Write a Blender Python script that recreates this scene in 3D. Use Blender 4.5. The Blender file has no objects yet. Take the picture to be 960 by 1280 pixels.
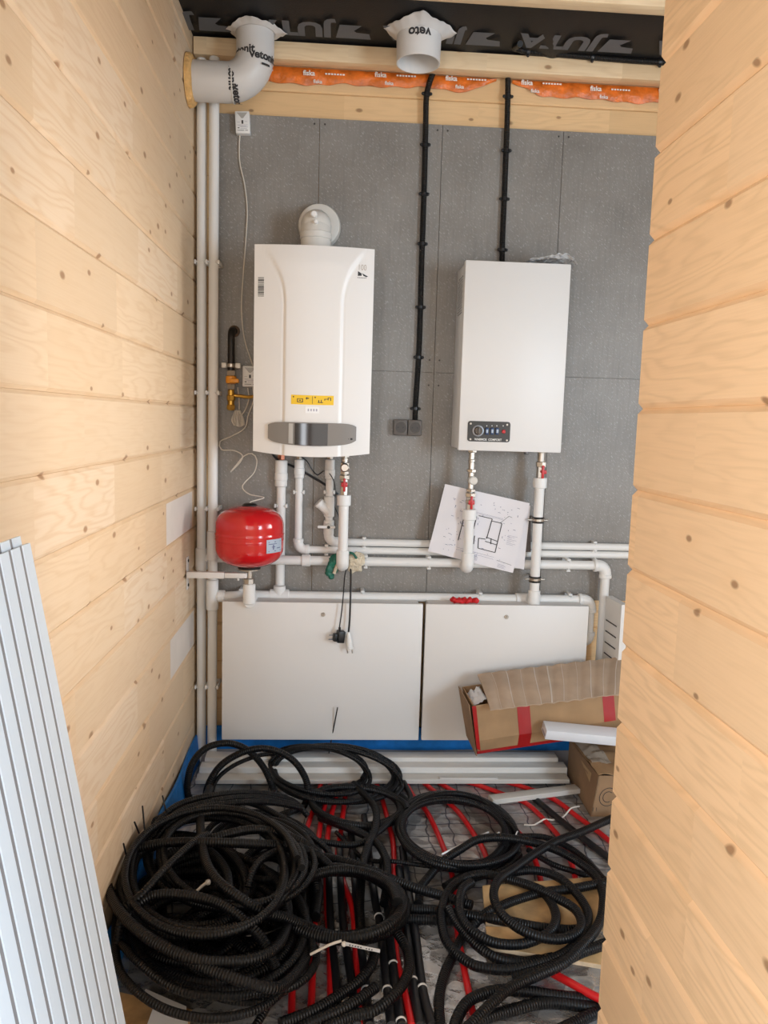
import bpy, bmesh, math, random
from mathutils import Vector, Matrix, noise
S = bpy.context.scene
COL = S.collection
PI = math.pi
# ---------------------------------------------------------------- camera
YAW, PITCH, ROLL, FPX = math.radians(3.575), math.radians(-6.735), math.radians(1.63), 958.0
CAM = Vector((0.51, -2.80, 1.275))
_cy, _sy, _cp, _sp = math.cos(YAW), math.sin(YAW), math.cos(PITCH), math.sin(PITCH)
CF = Vector((_sy*_cp, _cy*_cp, _sp)); _r = Vector((_cy, -_sy, 0)); _u = _r.cross(CF)
CR = math.cos(ROLL)*_r + math.sin(ROLL)*_u
CU = -math.sin(ROLL)*_r + math.cos(ROLL)*_u
cd = bpy.data.cameras.new('camera'); cam = bpy.data.objects.new('camera', cd); COL.objects.link(cam)
cd.sensor_fit = 'VERTICAL'; cd.sensor_height = 24; cd.lens = FPX/1280*24; cd.clip_start = 0.02
cam.matrix_world = Matrix(((CR.x, CU.x, -CF.x, CAM.x), (CR.y, CU.y, -CF.y, CAM.y), (CR.z, CU.z, -CF.z, CAM.z), (0, 0, 0, 1)))
S.camera = cam
# ---------------------------------------------------------------- world, lights, exposure
w = bpy.data.worlds.new('sky'); S.world = w; w.use_nodes = True
w.node_tree.nodes['Background'].inputs[0].default_value = (0.75, 0.86, 1.0, 1)
w.node_tree.nodes['Background'].inputs[1].default_value = 1.0
def area(name, loc, direction, sx, sy, power, color, spread=180):
    l = bpy.data.lights.new(name, 'AREA'); l.shape = 'RECTANGLE'; l.size = sx; l.size_y = sy; l.energy = power; l.color = color; l.spread = math.radians(spread)
    o = bpy.data.objects.new(name, l); COL.objects.link(o); o.location = loc
    o.rotation_euler = Vector(direction).to_track_quat('-Z', 'Y').to_euler(); return o
area('daylight_right_window', (2.78, -1.05, 1.27), (-1, -0.05, 0.0), 1.1, .7, 4.9, (1.0, 0.99, 0.98), 52)
area('daylight_right_rear_window', (2.78, -3.2, 1.35), (-1, 0.25, 0), 1.1, 1.1, 60, (0.66, 0.84, 1.0))
area('added_left_fill', (-.06, -3.45, 1.40), (1, 0.3, 0.0), .9, 1.1, 34, (0.90, 0.94, 1.0))  # added to brighten the partition; no window is known on this side
area('daylight_rear_window', (0.95, -4.34, 1.45), (0, 1, 0), 1.3, 1.3, 8, (1.0, 0.82, 0.62))
S.view_settings.view_transform = 'Standard'; S.view_settings.look = 'None'
S.view_settings.gamma = 1; S.view_settings.use_curve_mapping = False
S.view_settings.exposure = 0.48

def ray(px, py): return CR*(px-480) - CU*(py-640) + CF*FPX
def at(px, py, Y):            # point of the photo on the upright plane y = Y
    d = ray(px, py); return CAM + d*((Y-CAM.y)/d.y)
def onz(px, py, z):           # point of the photo at height z
    d = ray(px, py); return CAM + d*((z-CAM.z)/d.z)
def onx(px, py, x):
    d = ray(px, py); return CAM + d*((x-CAM.x)/d.x)

# ---------------------------------------------------------------- materials
def mat(name, col, rough=0.5, metal=0.0, var=0.0, vscale=8.0, bump=0.0, bscale=60.0, spec=0.5, trans=0.0, coat=0.0):
    m = bpy.data.materials.new(name); m.use_nodes = True; nt = m.node_tree; b = nt.nodes['Principled BSDF']
    b.inputs['Base Color'].default_value = (*col, 1); b.inputs['Roughness'].default_value = rough
    b.inputs['Metallic'].default_value = metal; b.inputs['Specular IOR Level'].default_value = spec
    b.inputs['Transmission Weight'].default_value = trans; b.inputs['Coat Weight'].default_value = coat
    tc = nt.nodes.new('ShaderNodeTexCoord')
    if var:
        n = nt.nodes.new('ShaderNodeTexNoise'); n.inputs['Scale'].default_value = vscale; n.inputs['Detail'].default_value = 5
        nt.links.new(tc.outputs['Object'], n.inputs['Vector'])
        r = nt.nodes.new('ShaderNodeValToRGB'); e = r.color_ramp.elements
        e[0].position = .3; e[1].position = .7
        e[0].color = tuple(max(0, c*(1-var)) for c in col)+(1,); e[1].color = tuple(min(1, c*(1+var)) for c in col)+(1,)
        nt.links.new(n.outputs['Fac'], r.inputs[0]); nt.links.new(r.outputs[0], b.inputs['Base Color'])
    if bump:
        n = nt.nodes.new('ShaderNodeTexNoise'); n.inputs['Scale'].default_value = bscale; n.inputs['Detail'].default_value = 4
        nt.links.new(tc.outputs['Object'], n.inputs['Vector'])
        bp = nt.nodes.new('ShaderNodeBump'); bp.inputs['Strength'].default_value = bump; bp.inputs['Distance'].default_value = .01
        nt.links.new(n.outputs['Fac'], bp.inputs['Height']); nt.links.new(bp.outputs[0], b.inputs['Normal'])
    return m

class NT:
    """small helper for node maths"""
    def __init__(s, m): s.nt = m.node_tree
    def new(s, t, **kw):
        n = s.nt.nodes.new(t)
        for k, v in kw.items(): setattr(n, k, v)
        return n
    def link(s, a, b): s.nt.links.new(a, b)
    def put(s, v, sock):
        if isinstance(v, (int, float)): sock.default_value = v
        else: s.link(v, sock)
    def m(s, op, a, b=0.0, c=0.0):
        n = s.new('ShaderNodeMath', operation=op)
        s.put(a, n.inputs[0]); s.put(b, n.inputs[1]); s.put(c, n.inputs[2]); return n.outputs[0]
    def vec(s, x, y, z):
        n = s.new('ShaderNodeCombineXYZ'); s.put(x, n.inputs[0]); s.put(y, n.inputs[1]); s.put(z, n.inputs[2]); return n.outputs[0]
    def rand(s, v):
        n = s.new('ShaderNodeTexWhiteNoise', noise_dimensions='3D'); s.link(v, n.inputs['Vector']); return n.outputs['Value']
    def noise(s, v, scale, detail=3, rough=.5):
        n = s.new('ShaderNodeTexNoise'); s.link(v, n.inputs['Vector']); n.inputs['Scale'].default_value = scale
        n.inputs['Detail'].default_value = detail; n.inputs['Roughness'].default_value = rough; return n.outputs['Fac']
    def ramp(s, f, stops):
        n = s.new('ShaderNodeValToRGB'); e = n.color_ramp.elements
        while len(e) < len(stops): e.new(0.5)
        for el, (p, c) in zip(e, stops): el.position = p; el.color = (*c, 1) if len(c) == 3 else c
        s.link(f, n.inputs[0]); return n.outputs[0]
    def mix(s, f, a, b, mode='MIX'):
        n = s.new('ShaderNodeMix', data_type='RGBA', blend_type=mode); s.put(f, n.inputs['Factor'])
        for v, k in ((a, 6), (b, 7)):
            if isinstance(v, tuple): n.inputs[k].default_value = (*v, 1)
            else: s.link(v, n.inputs[k])
        return n.outputs[2]

BOARD = 0.145; BOARD0 = 0.005
def pine(name, axis, light=(0.80, 0.585, 0.36), dark=(0.62, 0.40, 0.205), amber=(.72, .47, .235), plank=True, amb=.35, pale=0.0, z0=BOARD0):
    m = mat(name, light, .55); h = NT(m); b = m.node_tree.nodes['Principled BSDF']
    g = h.new('ShaderNodeNewGeometry'); sp = h.new('ShaderNodeSeparateXYZ'); h.link(g.outputs['Position'], sp.inputs[0])
    X, Y, Z = sp.outputs
    A = X if axis == 'x' else Y; W = Z
    O = Y if axis == 'x' else X
    k = h.m('FLOOR', h.m('DIVIDE', h.m('SUBTRACT', W, z0), BOARD)) if plank else 0.0
    rk = h.rand(h.vec(k, 3.7, 1.1))
    seg = h.m('FLOOR', h.m('ADD', h.m('DIVIDE', A, .47), h.m('MULTIPLY', rk, 9.0)))
    rs = h.rand(h.vec(k, seg, 5.3)); rs2 = h.rand(h.vec(seg, k, 9.9))
    off = h.m('MULTIPLY', rs, 37.0)
    v1 = h.vec(h.m('MULTIPLY', A, 1.1), h.m('MULTIPLY', W, 7.0), h.m('ADD', off, h.m('MULTIPLY', O, 7.0)))
    warp = h.noise(v1, 2.2, 2)
    rings = h.m('SINE', h.m('ADD', h.m('MULTIPLY', W, 150.0), h.m('MULTIPLY', warp, 55.0)))
    rings = h.m('POWER', h.m('MULTIPLY_ADD', rings, .5, .5), 2.2)
    fine = h.noise(h.vec(h.m('MULTIPLY', A, 3.0), h.m('MULTIPLY', W, 160.0), off), 1.5, 3)
    # knots
    vo = h.new('ShaderNodeTexVoronoi', voronoi_dimensions='2D'); vo.inputs['Scale'].default_value = 1.0
    h.link(h.vec(h.m('MULTIPLY', A, 6.2), h.m('MULTIPLY', W, 11.0), 0.0), vo.inputs['Vector'])
    kr = h.rand(vo.outputs['Position'])
    size = h.m('MULTIPLY_ADD', kr, .13, -.02)
    kn = h.m('SUBTRACT', 1.0, h.m('MINIMUM', h.m('DIVIDE', vo.outputs['Distance'], size), 1.0))
    kn = h.m('MULTIPLY', kn, h.m('GREATER_THAN', kr, .62))
    halo = h.m('SUBTRACT', 1.0, h.m('MINIMUM', h.m('DIVIDE', vo.outputs['Distance'], .30), 1.0))
    halo = h.m('MULTIPLY', halo, h.m('GREATER_THAN', kr, .62))
    base = h.mix(h.m('MULTIPLY', h.m('GREATER_THAN', rs, .6), amb), light, amber)
    if pale: base = h.mix(h.m('MULTIPLY', h.m('GREATER_THAN', rs2, .88), pale), base, (.78, .70, .60))
    gr = h.m('MULTIPLY', rings, h.m('MULTIPLY_ADD', rs2, .28, .05))
    gr = h.m('ADD', gr, h.m('MULTIPLY', h.m('SUBTRACT', fine, .45), .5))
    c = h.mix(h.m('MAXIMUM', gr, 0.0), base, dark)
    c = h.mix(h.m('MULTIPLY', halo, .45), c, amber)
    c = h.mix(h.m('MINIMUM', h.m('MULTIPLY', kn, 1.8), .9), c, (.36, .20, .10))
    br = h.m('MULTIPLY_ADD', rs2, .10, .93)
    c = h.mix(1.0, c, h.vec(br, br, br), 'MULTIPLY')
    h.link(c, b.inputs['Base Color'])
    bp = h.new('ShaderNodeBump'); bp.inputs['Strength'].default_value = .25; bp.inputs['Distance'].default_value = .002
    h.link(gr, bp.inputs['Height']); h.link(bp.outputs[0], b.inputs['Normal'])
    return m

def cement():
    m = mat('cement_board_grey', (.27, .26, .25), .42); h = NT(m); b = m.node_tree.nodes['Principled BSDF']
    g = h.new('ShaderNodeNewGeometry'); sp = h.new('ShaderNodeSeparateXYZ'); h.link(g.outputs['Position'], sp.inputs[0]); X, Y, Z = sp.outputs
    a = h.noise(h.vec(X, Y, Z), 3.5, 5, .6)
    fl = h.noise(h.vec(h.m('MULTIPLY', h.m('ADD', X, Z), 2.5), Y, h.m('MULTIPLY', h.m('SUBTRACT', Z, X), .8)), 75, 2)
    st = h.noise(h.vec(h.m('MULTIPLY', X, 60.0), Y, h.m('MULTIPLY', Z, 3.0)), 2.2, 3)
    c = h.ramp(a, [(.3, (.212, .194, .174)), (.7, (.292, .272, .249))])
    f = h.m('MULTIPLY', h.m('MAXIMUM', h.m('SUBTRACT', fl, .58), 0.0), 4.0)
    c = h.mix(h.m('MINIMUM', f, .5), c, (.56, .55, .53))
    c = h.mix(h.m('MULTIPLY', h.m('MAXIMUM', h.m('SUBTRACT', st, .48), 0.0), 1.2), c, (.15, .145, .14))
    h.link(c, b.inputs['Base Color'])
    bp = h.new('ShaderNodeBump'); bp.inputs['Strength'].default_value = .35; bp.inputs['Distance'].default_value = .0015
    h.link(h.m('ADD', st, h.m('MULTIPLY', fl, .6)), bp.inputs['Height']); h.link(bp.outputs[0], b.inputs['Normal'])
    return m

def foil():
    m = mat('foil_insulation', (.6, .6, .6), .38, .55); h = NT(m); b = m.node_tree.nodes['Principled BSDF']
    g = h.new('ShaderNodeNewGeometry'); sp = h.new('ShaderNodeSeparateXYZ'); h.link(g.outputs['Position'], sp.inputs[0]); X, Y, Z = sp.outputs
    wob = h.m('MULTIPLY', h.m('SUBTRACT', h.noise(h.vec(X, Y, 0.0), 7.0, 3), .5), .06)
    def line(c):
        q = h.m('ABSOLUTE', h.m('SUBTRACT', h.m('FRACT', h.m('DIVIDE', h.m('ADD', c, wob), .066)), .5))
        return h.m('LESS_THAN', q, .032)
    ln = h.m('MAXIMUM', line(X), line(Y))
    tone = h.noise(h.vec(X, Y, 0.0), 14, 4)
    c = h.ramp(tone, [(.3, (.34, .33, .325)), (.7, (.66, .65, .64))])
    c = h.mix(h.m('MULTIPLY', h.m('MULTIPLY', ln, h.m('GREATER_THAN', Y, -.93)), .8), c, (.04, .05, .085))
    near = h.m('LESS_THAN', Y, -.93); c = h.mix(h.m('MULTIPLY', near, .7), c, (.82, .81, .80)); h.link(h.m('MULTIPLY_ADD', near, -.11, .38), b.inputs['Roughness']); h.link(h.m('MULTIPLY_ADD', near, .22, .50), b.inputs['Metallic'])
    h.link(c, b.inputs['Base Color'])
    vo = h.new('ShaderNodeTexVoronoi', feature='F1'); vo.inputs['Scale'].default_value = 26
    nv = h.new('ShaderNodeTexNoise'); nv.inputs['Scale'].default_value = 18; nv.inputs['Detail'].default_value = 6
    h.link(g.outputs['Position'], nv.inputs['Vector']); h.link(g.outputs['Position'], vo.inputs['Vector'])
    hh = h.m('ADD', h.m('MULTIPLY', vo.outputs['Distance'], .8), nv.outputs['Fac'])
    bp = h.new('ShaderNodeBump'); bp.inputs['Strength'].default_value = .8; bp.inputs['Distance'].default_value = .013
    h.link(hh, bp.inputs['Height']); h.link(bp.outputs[0], b.inputs['Normal'])
    return m

def corrugated(name, col, pitch=.0052, rough=.42):
    m = mat(name, col, rough); h = NT(m); b = m.node_tree.nodes['Principled BSDF']
    uv = h.new('ShaderNodeUVMap'); sp = h.new('ShaderNodeSeparateXYZ'); h.link(uv.outputs[0], sp.inputs[0])
    s = h.m('SINE', h.m('MULTIPLY', sp.outputs[0], 2*PI/pitch))
    bp = h.new('ShaderNodeBump'); bp.inputs['Strength'].default_value = .7; bp.inputs['Distance'].default_value = .0012; b.inputs['Specular IOR Level'].default_value = .32
    h.link(s, bp.inputs['Height']); h.link(bp.outputs[0], b.inputs['Normal'])
    return m

def cardboard(name, col, ribs=None):
    m = mat(name, col, .8); h = NT(m); b = m.node_tree.nodes['Principled BSDF']
    tc = h.new('ShaderNodeTexCoord')
    n = h.noise(tc.outputs['Object'], 12, 5)
    c = h.ramp(n, [(.3, tuple(v*.86 for v in col)), (.7, tuple(min(1, v*1.1) for v in col))])
    h.link(c, b.inputs['Base Color'])
    return m

M = {}
M['pine_left'] = pine('pine_left_wall', 'y', light=(.79, .605, .41), amber=(.74, .53, .32), pale=.25, amb=.3)
M['pine_right'] = pine('pine_partition', 'y', light=(.90, .62, .37), amber=(.84, .55, .30), amb=.3)
M['pine_back'] = pine('pine_back_wall', 'x', light=(.84, .565, .30), amber=(.78, .50, .24), z0=BOARD0+BOARD/2)
M['batten'] = pine('pine_batten', 'x', plank=False, light=(.86, .65, .41))
M['cement'] = cement(); M['foil'] = foil()
M['membrane'] = mat('black_membrane', (.010, .0095, .0095), .62, bump=.15, bscale=260)
M['print_grey'] = mat('grey_print', (.115, .125, .14), .6)
M['primer'] = mat('pale_primer', (.74, .68, .62), .7, var=.05)
M['white_metal'] = mat('white_enamel', (.76, .735, .71), .42)
M['white_plastic'] = mat('white_plastic', (.80, .79, .77), .35)
M['white_pipe'] = mat('white_pipe_plastic', (.82, .81, .79), .38)
M['cream_pipe'] = mat('flue_white', (.70, .665, .61), .35)
M['vent'] = mat('vent_pipe_grey_white', (.66, .635, .61), .38)
M['clip'] = mat('clip_white', (.78, .77, .75), .45)
M['chrome'] = mat('nickel_plated', (.50, .46, .41), .36, 1.0)
M['brass'] = mat('brass', (.58, .34, .07), .36, 1.0)
M['orange_valve'] = mat('orange_valve', (.78, .30, .02), .35)
M['red_knob'] = mat('red_valve', (.55, .02, .025), .35)
M['red_paint'] = mat('red_vessel_paint', (.58, .010, .014), .16, coat=.4)
M['red_pipe'] = mat('red_pipe', (.62, .012, .015), .33)
M['black_plastic'] = mat('black_plastic', (.010, .010, .011), .38)
M['black_hose'] = corrugated('black_corrugated_hose', (.0042, .0045, .0055), .0066, .40)
M['black_cond'] = corrugated('black_wall_conduit', (.010, .009, .008), .006)
M['black_pipe'] = mat('black_insulated_pipe', (.010, .0105, .013), .45)
M['black_steel'] = mat('black_steel', (.025, .022, .02), .4, .5)
M['grey_panel'] = mat('grey_console', (.20, .178, .158), .38)
M['grey_light'] = mat('grey_trim', (.42, .40, .37), .3)
M['glass_dark'] = mat('dark_display', (.012, .010, .012), .10)
M['yellow'] = mat('yellow_sticker', (.86, .54, .015), .5)
M['ink'] = mat('dark_ink', (.03, .028, .03), .6)
M['ink_blue'] = mat('blue_ink', (.10, .11, .22), .7)
M['ink_pale'] = mat('pale_ink', (.42, .40, .46), .7)
M['white_ink'] = mat('white_print', (.80, .78, .74), .6)
M['blue_switch'] = mat('blue_switch', (.02, .05, .14), .3)
M['control'] = mat('dark_control_plate', (.035, .03, .026), .4)
M['grey_socket'] = mat('brown_grey_socket', (.125, .105, .09), .45)
M['dark_socket'] = mat('dark_socket_inside', (.06, .05, .043), .5)
M['paper'] = mat('paper', (.80, .77, .79), .8, var=.03, vscale=6)
M['folder'] = mat('dark_folder', (.10, .085, .08), .6)
M['blue_foam'] = mat('blue_edge_foam', (.010, .19, .58), .55, var=.15, vscale=30, bump=.2)
M['grey_foam'] = mat('grey_edge_foil', (.27, .26, .26), .5)
M['duct'] = mat('white_trunking', (.74, .73, .71), .32)
M['duct_grey'] = mat('ivory_trunking', (.62, .60, .56), .4)
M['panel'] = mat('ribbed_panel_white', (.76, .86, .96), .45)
M['groove_shade'] = mat('ribbed_panel_groove_shade', (.26, .26, .275), .6)  # shade between the ribs, put into the colour
M['card'] = cardboard('cardboard_brown', (.38, .235, .12))
M['card_in'] = cardboard('cardboard_flap', (.47, .345, .245))
M['card_dark'] = cardboard('cardboard_dark', (.30, .185, .10))
M['tape_red'] = mat('red_tape', (.38, .010, .010), .3)
M['tape_pale'] = mat('crumpled_clear_tape', (.46, .40, .33), .25)
M['label_tan'] = mat('tan_label', (.46, .31, .15), .6)
M['carton_white'] = mat('white_carton', (.76, .78, .82), .4)
M['osb'] = mat('plywood_scrap', (.50, .31, .14), .7, var=.55, vscale=11)
M['osb_edge'] = mat('plywood_edge', (.60, .45, .29), .8, var=.2, vscale=40)
M['orange_film'] = mat('orange_film', (.72, .17, .02), .35, var=.3, vscale=25, bump=.5, bscale=40)
M['foam_orange'] = mat('expanding_foam', (.78, .47, .18), .85, var=.15, vscale=40, bump=.9, bscale=70)
M['glove_green'] = mat('green_rubber', (.010, .13, .085), .45, var=.35, vscale=40, bump=.5)
M['glove_cream'] = mat('cream_knit', (.70, .60, .45), .9, var=.15, vscale=50, bump=.9, bscale=130)
M['clear_film'] = mat('clear_film', (.75, .75, .75), .12, bump=.9, bscale=45, trans=.35)
M['wire_white'] = mat('white_wire', (.66, .60, .52), .5)
M['tie_white'] = mat('white_tie', (.72, .66, .58), .5)
M['label_silver'] = mat('silver_label', (.42, .48, .56), .35)
M['seam'] = mat('board_screw', (.05, .045, .04), .6)
M['steel_grey'] = mat('steel_grey', (.22, .22, .23), .4, .8)
M['wood_post'] = mat('plain_wood', (.60, .40, .21), .6, var=.12)

# ---------------------------------------------------------------- mesh building
ORG = {}
class MB:
    def __init__(s): s.v = []; s.f = []; s.uv = {}
    def add(s, vs, fs, uvs=None):
        o = len(s.v); s.v += [Vector(p) for p in vs]
        for i, f in enumerate(fs):
            if uvs: s.uv[len(s.f)] = uvs[i]
            s.f.append(tuple(j+o for j in f))
        return s
    def box(s, lo, hi, bevel=0.0, M4=None, segs=2):
        bm = bmesh.new(); bmesh.ops.create_cube(bm, size=1)
        lo = Vector(lo); hi = Vector(hi); c = (lo+hi)/2; d = hi-lo
        for v in bm.verts: v.co = Vector((v.co.x*d.x, v.co.y*d.y, v.co.z*d.z))
        if bevel: bmesh.ops.bevel(bm, geom=bm.edges[:], offset=min(bevel, .49*min(abs(d.x), abs(d.y), abs(d.z))), segments=segs, affect='EDGES', profile=.5)
        for v in bm.verts:
            v.co = (M4 @ (v.co+c)) if M4 else v.co+c
        bm.verts.index_update()
        s.add([v.co.copy() for v in bm.verts], [[v.index for v in f.verts] for f in bm.faces]); bm.free(); return s
    def tube(s, pts, r, sides=12, cap=True):
        """pts: list of Vector; r number or list"""
        n = len(pts); rr = r if isinstance(r, (list, tuple)) else [r]*n
        T = []
        for i in range(n):
            a = pts[max(i-1, 0)]; b = pts[min(i+1, n-1)]; t = (b-a)
            T.append(t.normalized() if t.length > 1e-9 else (T[-1] if T else Vector((0, 0, 1))))
        up = Vector((0, 0, 1)) if abs(T[0].z) < .9 else Vector((0, 1, 0))
        N = (up - T[0]*up.dot(T[0])).normalized(); vs = []; L = 0; Ls = []
        for i in range(n):
            if i:
                L += (pts[i]-pts[i-1]).length
                N = N - T[i]*N.dot(T[i])
                N = N.normalized() if N.length > 1e-6 else T[i].orthogonal().normalized()
            B = T[i].cross(N); Ls.append(L)
            for k in range(sides):
                a = 2*PI*k/sides; vs.append(pts[i] + (N*math.cos(a)+B*math.sin(a))*rr[i])
        fs = []; uvs = []
        for i in range(n-1):
            for k in range(sides):
                k2 = (k+1) % sides
                fs.append((i*sides+k, i*sides+k2, (i+1)*sides+k2, (i+1)*sides+k))
                uvs.append(((Ls[i], k/sides), (Ls[i], (k+1)/sides), (Ls[i+1], (k+1)/sides), (Ls[i+1], k/sides)))
        if cap:
            fs.append(tuple(range(sides-1, -1, -1))); uvs.append(((0, 0),)*sides)
            fs.append(tuple((n-1)*sides+k for k in range(sides))); uvs.append(((0, 0),)*sides)
        return s.add(vs, fs, uvs)
    def cyl(s, a, b, r, r2=None, sides=20):
        return s.tube([Vector(a), Vector(b)], [r, r if r2 is None else r2], sides)
    def rod(s, a, b, r, sides=20, bev=.002):
        a = Vector(a); b = Vector(b); d = (b-a).normalized()
        return s.tube([a, a+d*bev, b-d*bev, b], [max(r-bev, r*.5), r, r, max(r-bev, r*.5)], sides)
    def lathe(s, origin, axis, prof, sides=32, sx=1.0):
        """prof: list of (radius, distance along axis)"""
        o = Vector(origin); ax = Vector(axis).normalized(); e1 = ax.orthogonal().normalized()
        if abs(ax.z) > .9: e1 = Vector((1, 0, 0))
        e2 = ax.cross(e1); vs = []; n = len(prof)
        for r, h in prof:
            for k in range(sides):
                a = 2*PI*k/sides; vs.append(o + ax*h + (e1*math.cos(a)*sx + e2*math.sin(a))*max(r, 1e-5))
        fs = [(i*sides+k, i*sides+(k+1) % sides, (i+1)*sides+(k+1) % sides, (i+1)*sides+k) for i in range(n-1) for k in range(sides)]
        fs.append(tuple(range(sides-1, -1, -1))); fs.append(tuple((n-1)*sides+k for k in range(sides)))
        return s.add(vs, fs)
    def prism(s, poly, d):
        """poly: list of 3D points (planar), extruded by vector d"""
        n = len(poly); p = [Vector(q) for q in poly]; d = Vector(d)
        fs = [tuple(range(n)), tuple(range(2*n-1, n-1, -1))]+[(i, (i+1) % n, (i+1) % n+n, i+n) for i in range(n)]
        return s.add(p+[q+d for q in p], fs)
    def grid(s, fn, nu, nv):
        vs = [fn(i/nu, j/nv) for j in range(nv+1) for i in range(nu+1)]
        return s.add(vs, [(j*(nu+1)+i, j*(nu+1)+i+1, (j+1)*(nu+1)+i+1, (j+1)*(nu+1)+i) for j in range(nv) for i in range(nu)])
    def slab(s, fn, nu, nv, th):
        """closed sheet: fn(u,v) is the front face, th a thickness vector"""
        th = Vector(th); W = nu+1
        a = [Vector(fn(i/nu, j/nv)) for j in range(nv+1) for i in range(nu+1)]; b = [p+th for p in a]; K = len(a)
        fs = []
        for j in range(nv):
            for i in range(nu):
                q = (j*W+i, j*W+i+1, (j+1)*W+i+1, (j+1)*W+i); fs.append(q); fs.append(tuple(k+K for k in reversed(q)))
        rim = [i for i in range(nu+1)]+[j*W+nu for j in range(1, nv+1)]+[nv*W+i for i in range(nu-1, -1, -1)]+[j*W for j in range(nv-1, 0, -1)]
        for x, y in zip(rim, rim[1:]+rim[:1]): fs.append((y, x, x+K, y+K))
        return s.add(a+b, fs)
    def sphere(s, c, r, sx=1, sy=1, sz=1, n=14):
        c = Vector(c); prof = []
        vs = []; fs = []
        for i in range(n+1):
            th = PI*i/n
            for k in range(n*2):
                ph = PI*k/n; vs.append(c+Vector((r*sx*math.sin(th)*math.cos(ph), r*sy*math.sin(th)*math.sin(ph), r*sz*math.cos(th))))
        for i in range(n):
            for k in range(n*2): fs.append((i*2*n+k, (i+1)*2*n+k, (i+1)*2*n+(k+1) % (2*n), i*2*n+(k+1) % (2*n)))
        return s.add(vs, fs)
    def build(s, name, material, parent=None, smooth=True, angle=40, base=None):
        org = ORG[parent.name] if parent else (Vector(base) if base is not None else Vector((0, 0, 0)))
        me = bpy.data.meshes.new(name); me.from_pydata([tuple(p-org) for p in s.v], [], s.f)
        bm = bmesh.new(); bm.from_mesh(me); bmesh.ops.recalc_face_normals(bm, faces=bm.faces[:]); bm.to_mesh(me); bm.free()
        if s.uv:
            uvl = me.uv_layers.new(name='UVMap')
            # recalc keeps face order, may reverse winding: match by vertex
            for pi, p in enumerate(me.polygons):
                if pi in s.uv:
                    mp = dict(zip(s.f[pi], s.uv[pi]))
                    for li in p.loop_indices: uvl.data[li].uv = mp[me.loops[li].vertex_index]
        me.materials.append(material)
        if smooth:
            for p in me.polygons: p.use_smooth = True
            try: me.set_sharp_from_angle(angle=math.radians(angle))
            except Exception: pass
        o = bpy.data.objects.new(name, me); COL.objects.link(o)
        if parent: o.parent = parent
        else: o.location = org
        ORG[o.name] = org
        return o

def thing(name, label, cat, loc=(0, 0, 0), group=None):
    o = bpy.data.objects.new(name, None); COL.objects.link(o); o.location = Vector(loc); o.empty_display_size = .05
    o['label'] = label; o['category'] = cat
    if group: o['group'] = group
    ORG[o.name] = Vector(loc); return o
def tag(o, label, cat, group=None, kind=None):
    o['label'] = label; o['category'] = cat
    if group: o['group'] = group
    if kind: o['kind'] = kind
    return o
def struct(o): o['kind'] = 'structure'; return o

def spline(P, step=.012, closed=False):
    """Catmull-Rom through points, resampled"""
    P = [Vector(p) for p in P]; n = len(P); out = []
    for i in range(n-1):
        p0 = P[max(i-1, 0)]; p1 = P[i]; p2 = P[i+1]; p3 = P[min(i+2, n-1)]
        if i == 0: p0 = p1*2-p2
        if i+2 >= n: p3 = p2*2-p1
        k = max(2, int((p2-p1).length/step))
        for j in range(k):
            t = j/k; t2 = t*t; t3 = t2*t
            out.append(.5*((2*p1)+(-p0+p2)*t+(2*p0-5*p1+4*p2-p3)*t2+(-p0+3*p1-3*p2+p3)*t3))
    out.append(P[-1]); return out

def text2d(body, size, bold=0.0, res=3):
    c = bpy.data.curves.new('t', 'FONT'); c.body = body; c.size = size; c.offset = bold; c.resolution_u = res; c.fill_mode = 'FRONT'
    o = bpy.data.objects.new('t', c); COL.objects.link(o)
    dg = bpy.context.evaluated_depsgraph_get(); dg.update(); me = bpy.data.meshes.new_from_object(o.evaluated_get(dg))
    vs = [(v.co.x, v.co.y) for v in me.vertices]; fs = [tuple(p.vertices) for p in me.polygons]
    bpy.data.objects.remove(o); bpy.data.curves.remove(c); bpy.data.meshes.remove(me); return vs, fs
def text_on(mb, body, size, mapf, bold=0.0, center=True):
    vs, fs = text2d(body, size, bold)
    if center and vs:
        x0 = (min(v[0] for v in vs)+max(v[0] for v in vs))/2; y0 = (min(v[1] for v in vs)+max(v[1] for v in vs))/2
        vs = [(x-x0, y-y0) for x, y in vs]
    mb.add([mapf(x, y) for x, y in vs], fs)
def plate(mb, o, ex, ey, x0, y0, x1, y1):
    """flat rectangle on plane (o, ex, ey)"""
    mb.add([o+ex*x0+ey*y0, o+ex*x1+ey*y0, o+ex*x1+ey*y1, o+ex*x0+ey*y1], [(0, 1, 2, 3)])

EX, EY, EZ = Vector((1, 0, 0)), Vector((0, 1, 0)), Vector((0, 0, 1))

# ================================================================ SETTING
CEIL = 2.527
ROOM_X = 2.72; REAR = -4.28
o = MB().box((-.15, REAR-.15, -.12), (ROOM_X+.15, .16, 0)).build('floor', M['foil'], smooth=False); struct(o)
def log_profile(z0, z1, gw=.010, gd=.008, slit=.001, BOARD0=BOARD0):
    """list of (depth into wall, z) going up"""
    pts = [(0, z0)]; k = math.ceil((z0+.012-BOARD0)/BOARD)
    while BOARD0+k*BOARD < z1-.012:
        z = BOARD0+k*BOARD
        pts += [(0, z-gw), (gd, z-.0004), (gd+slit, z), (gd, z+.0004), (0, z+gw)]; k += 1
    pts.append((0, z1)); return pts
def log_wall(name, pts3, extr, material):
    m = MB(); m.prism(pts3, extr); return struct(m.build(name, material, smooth=False))
pr = log_profile(0, 2.56, .006, .005, .004)
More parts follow.
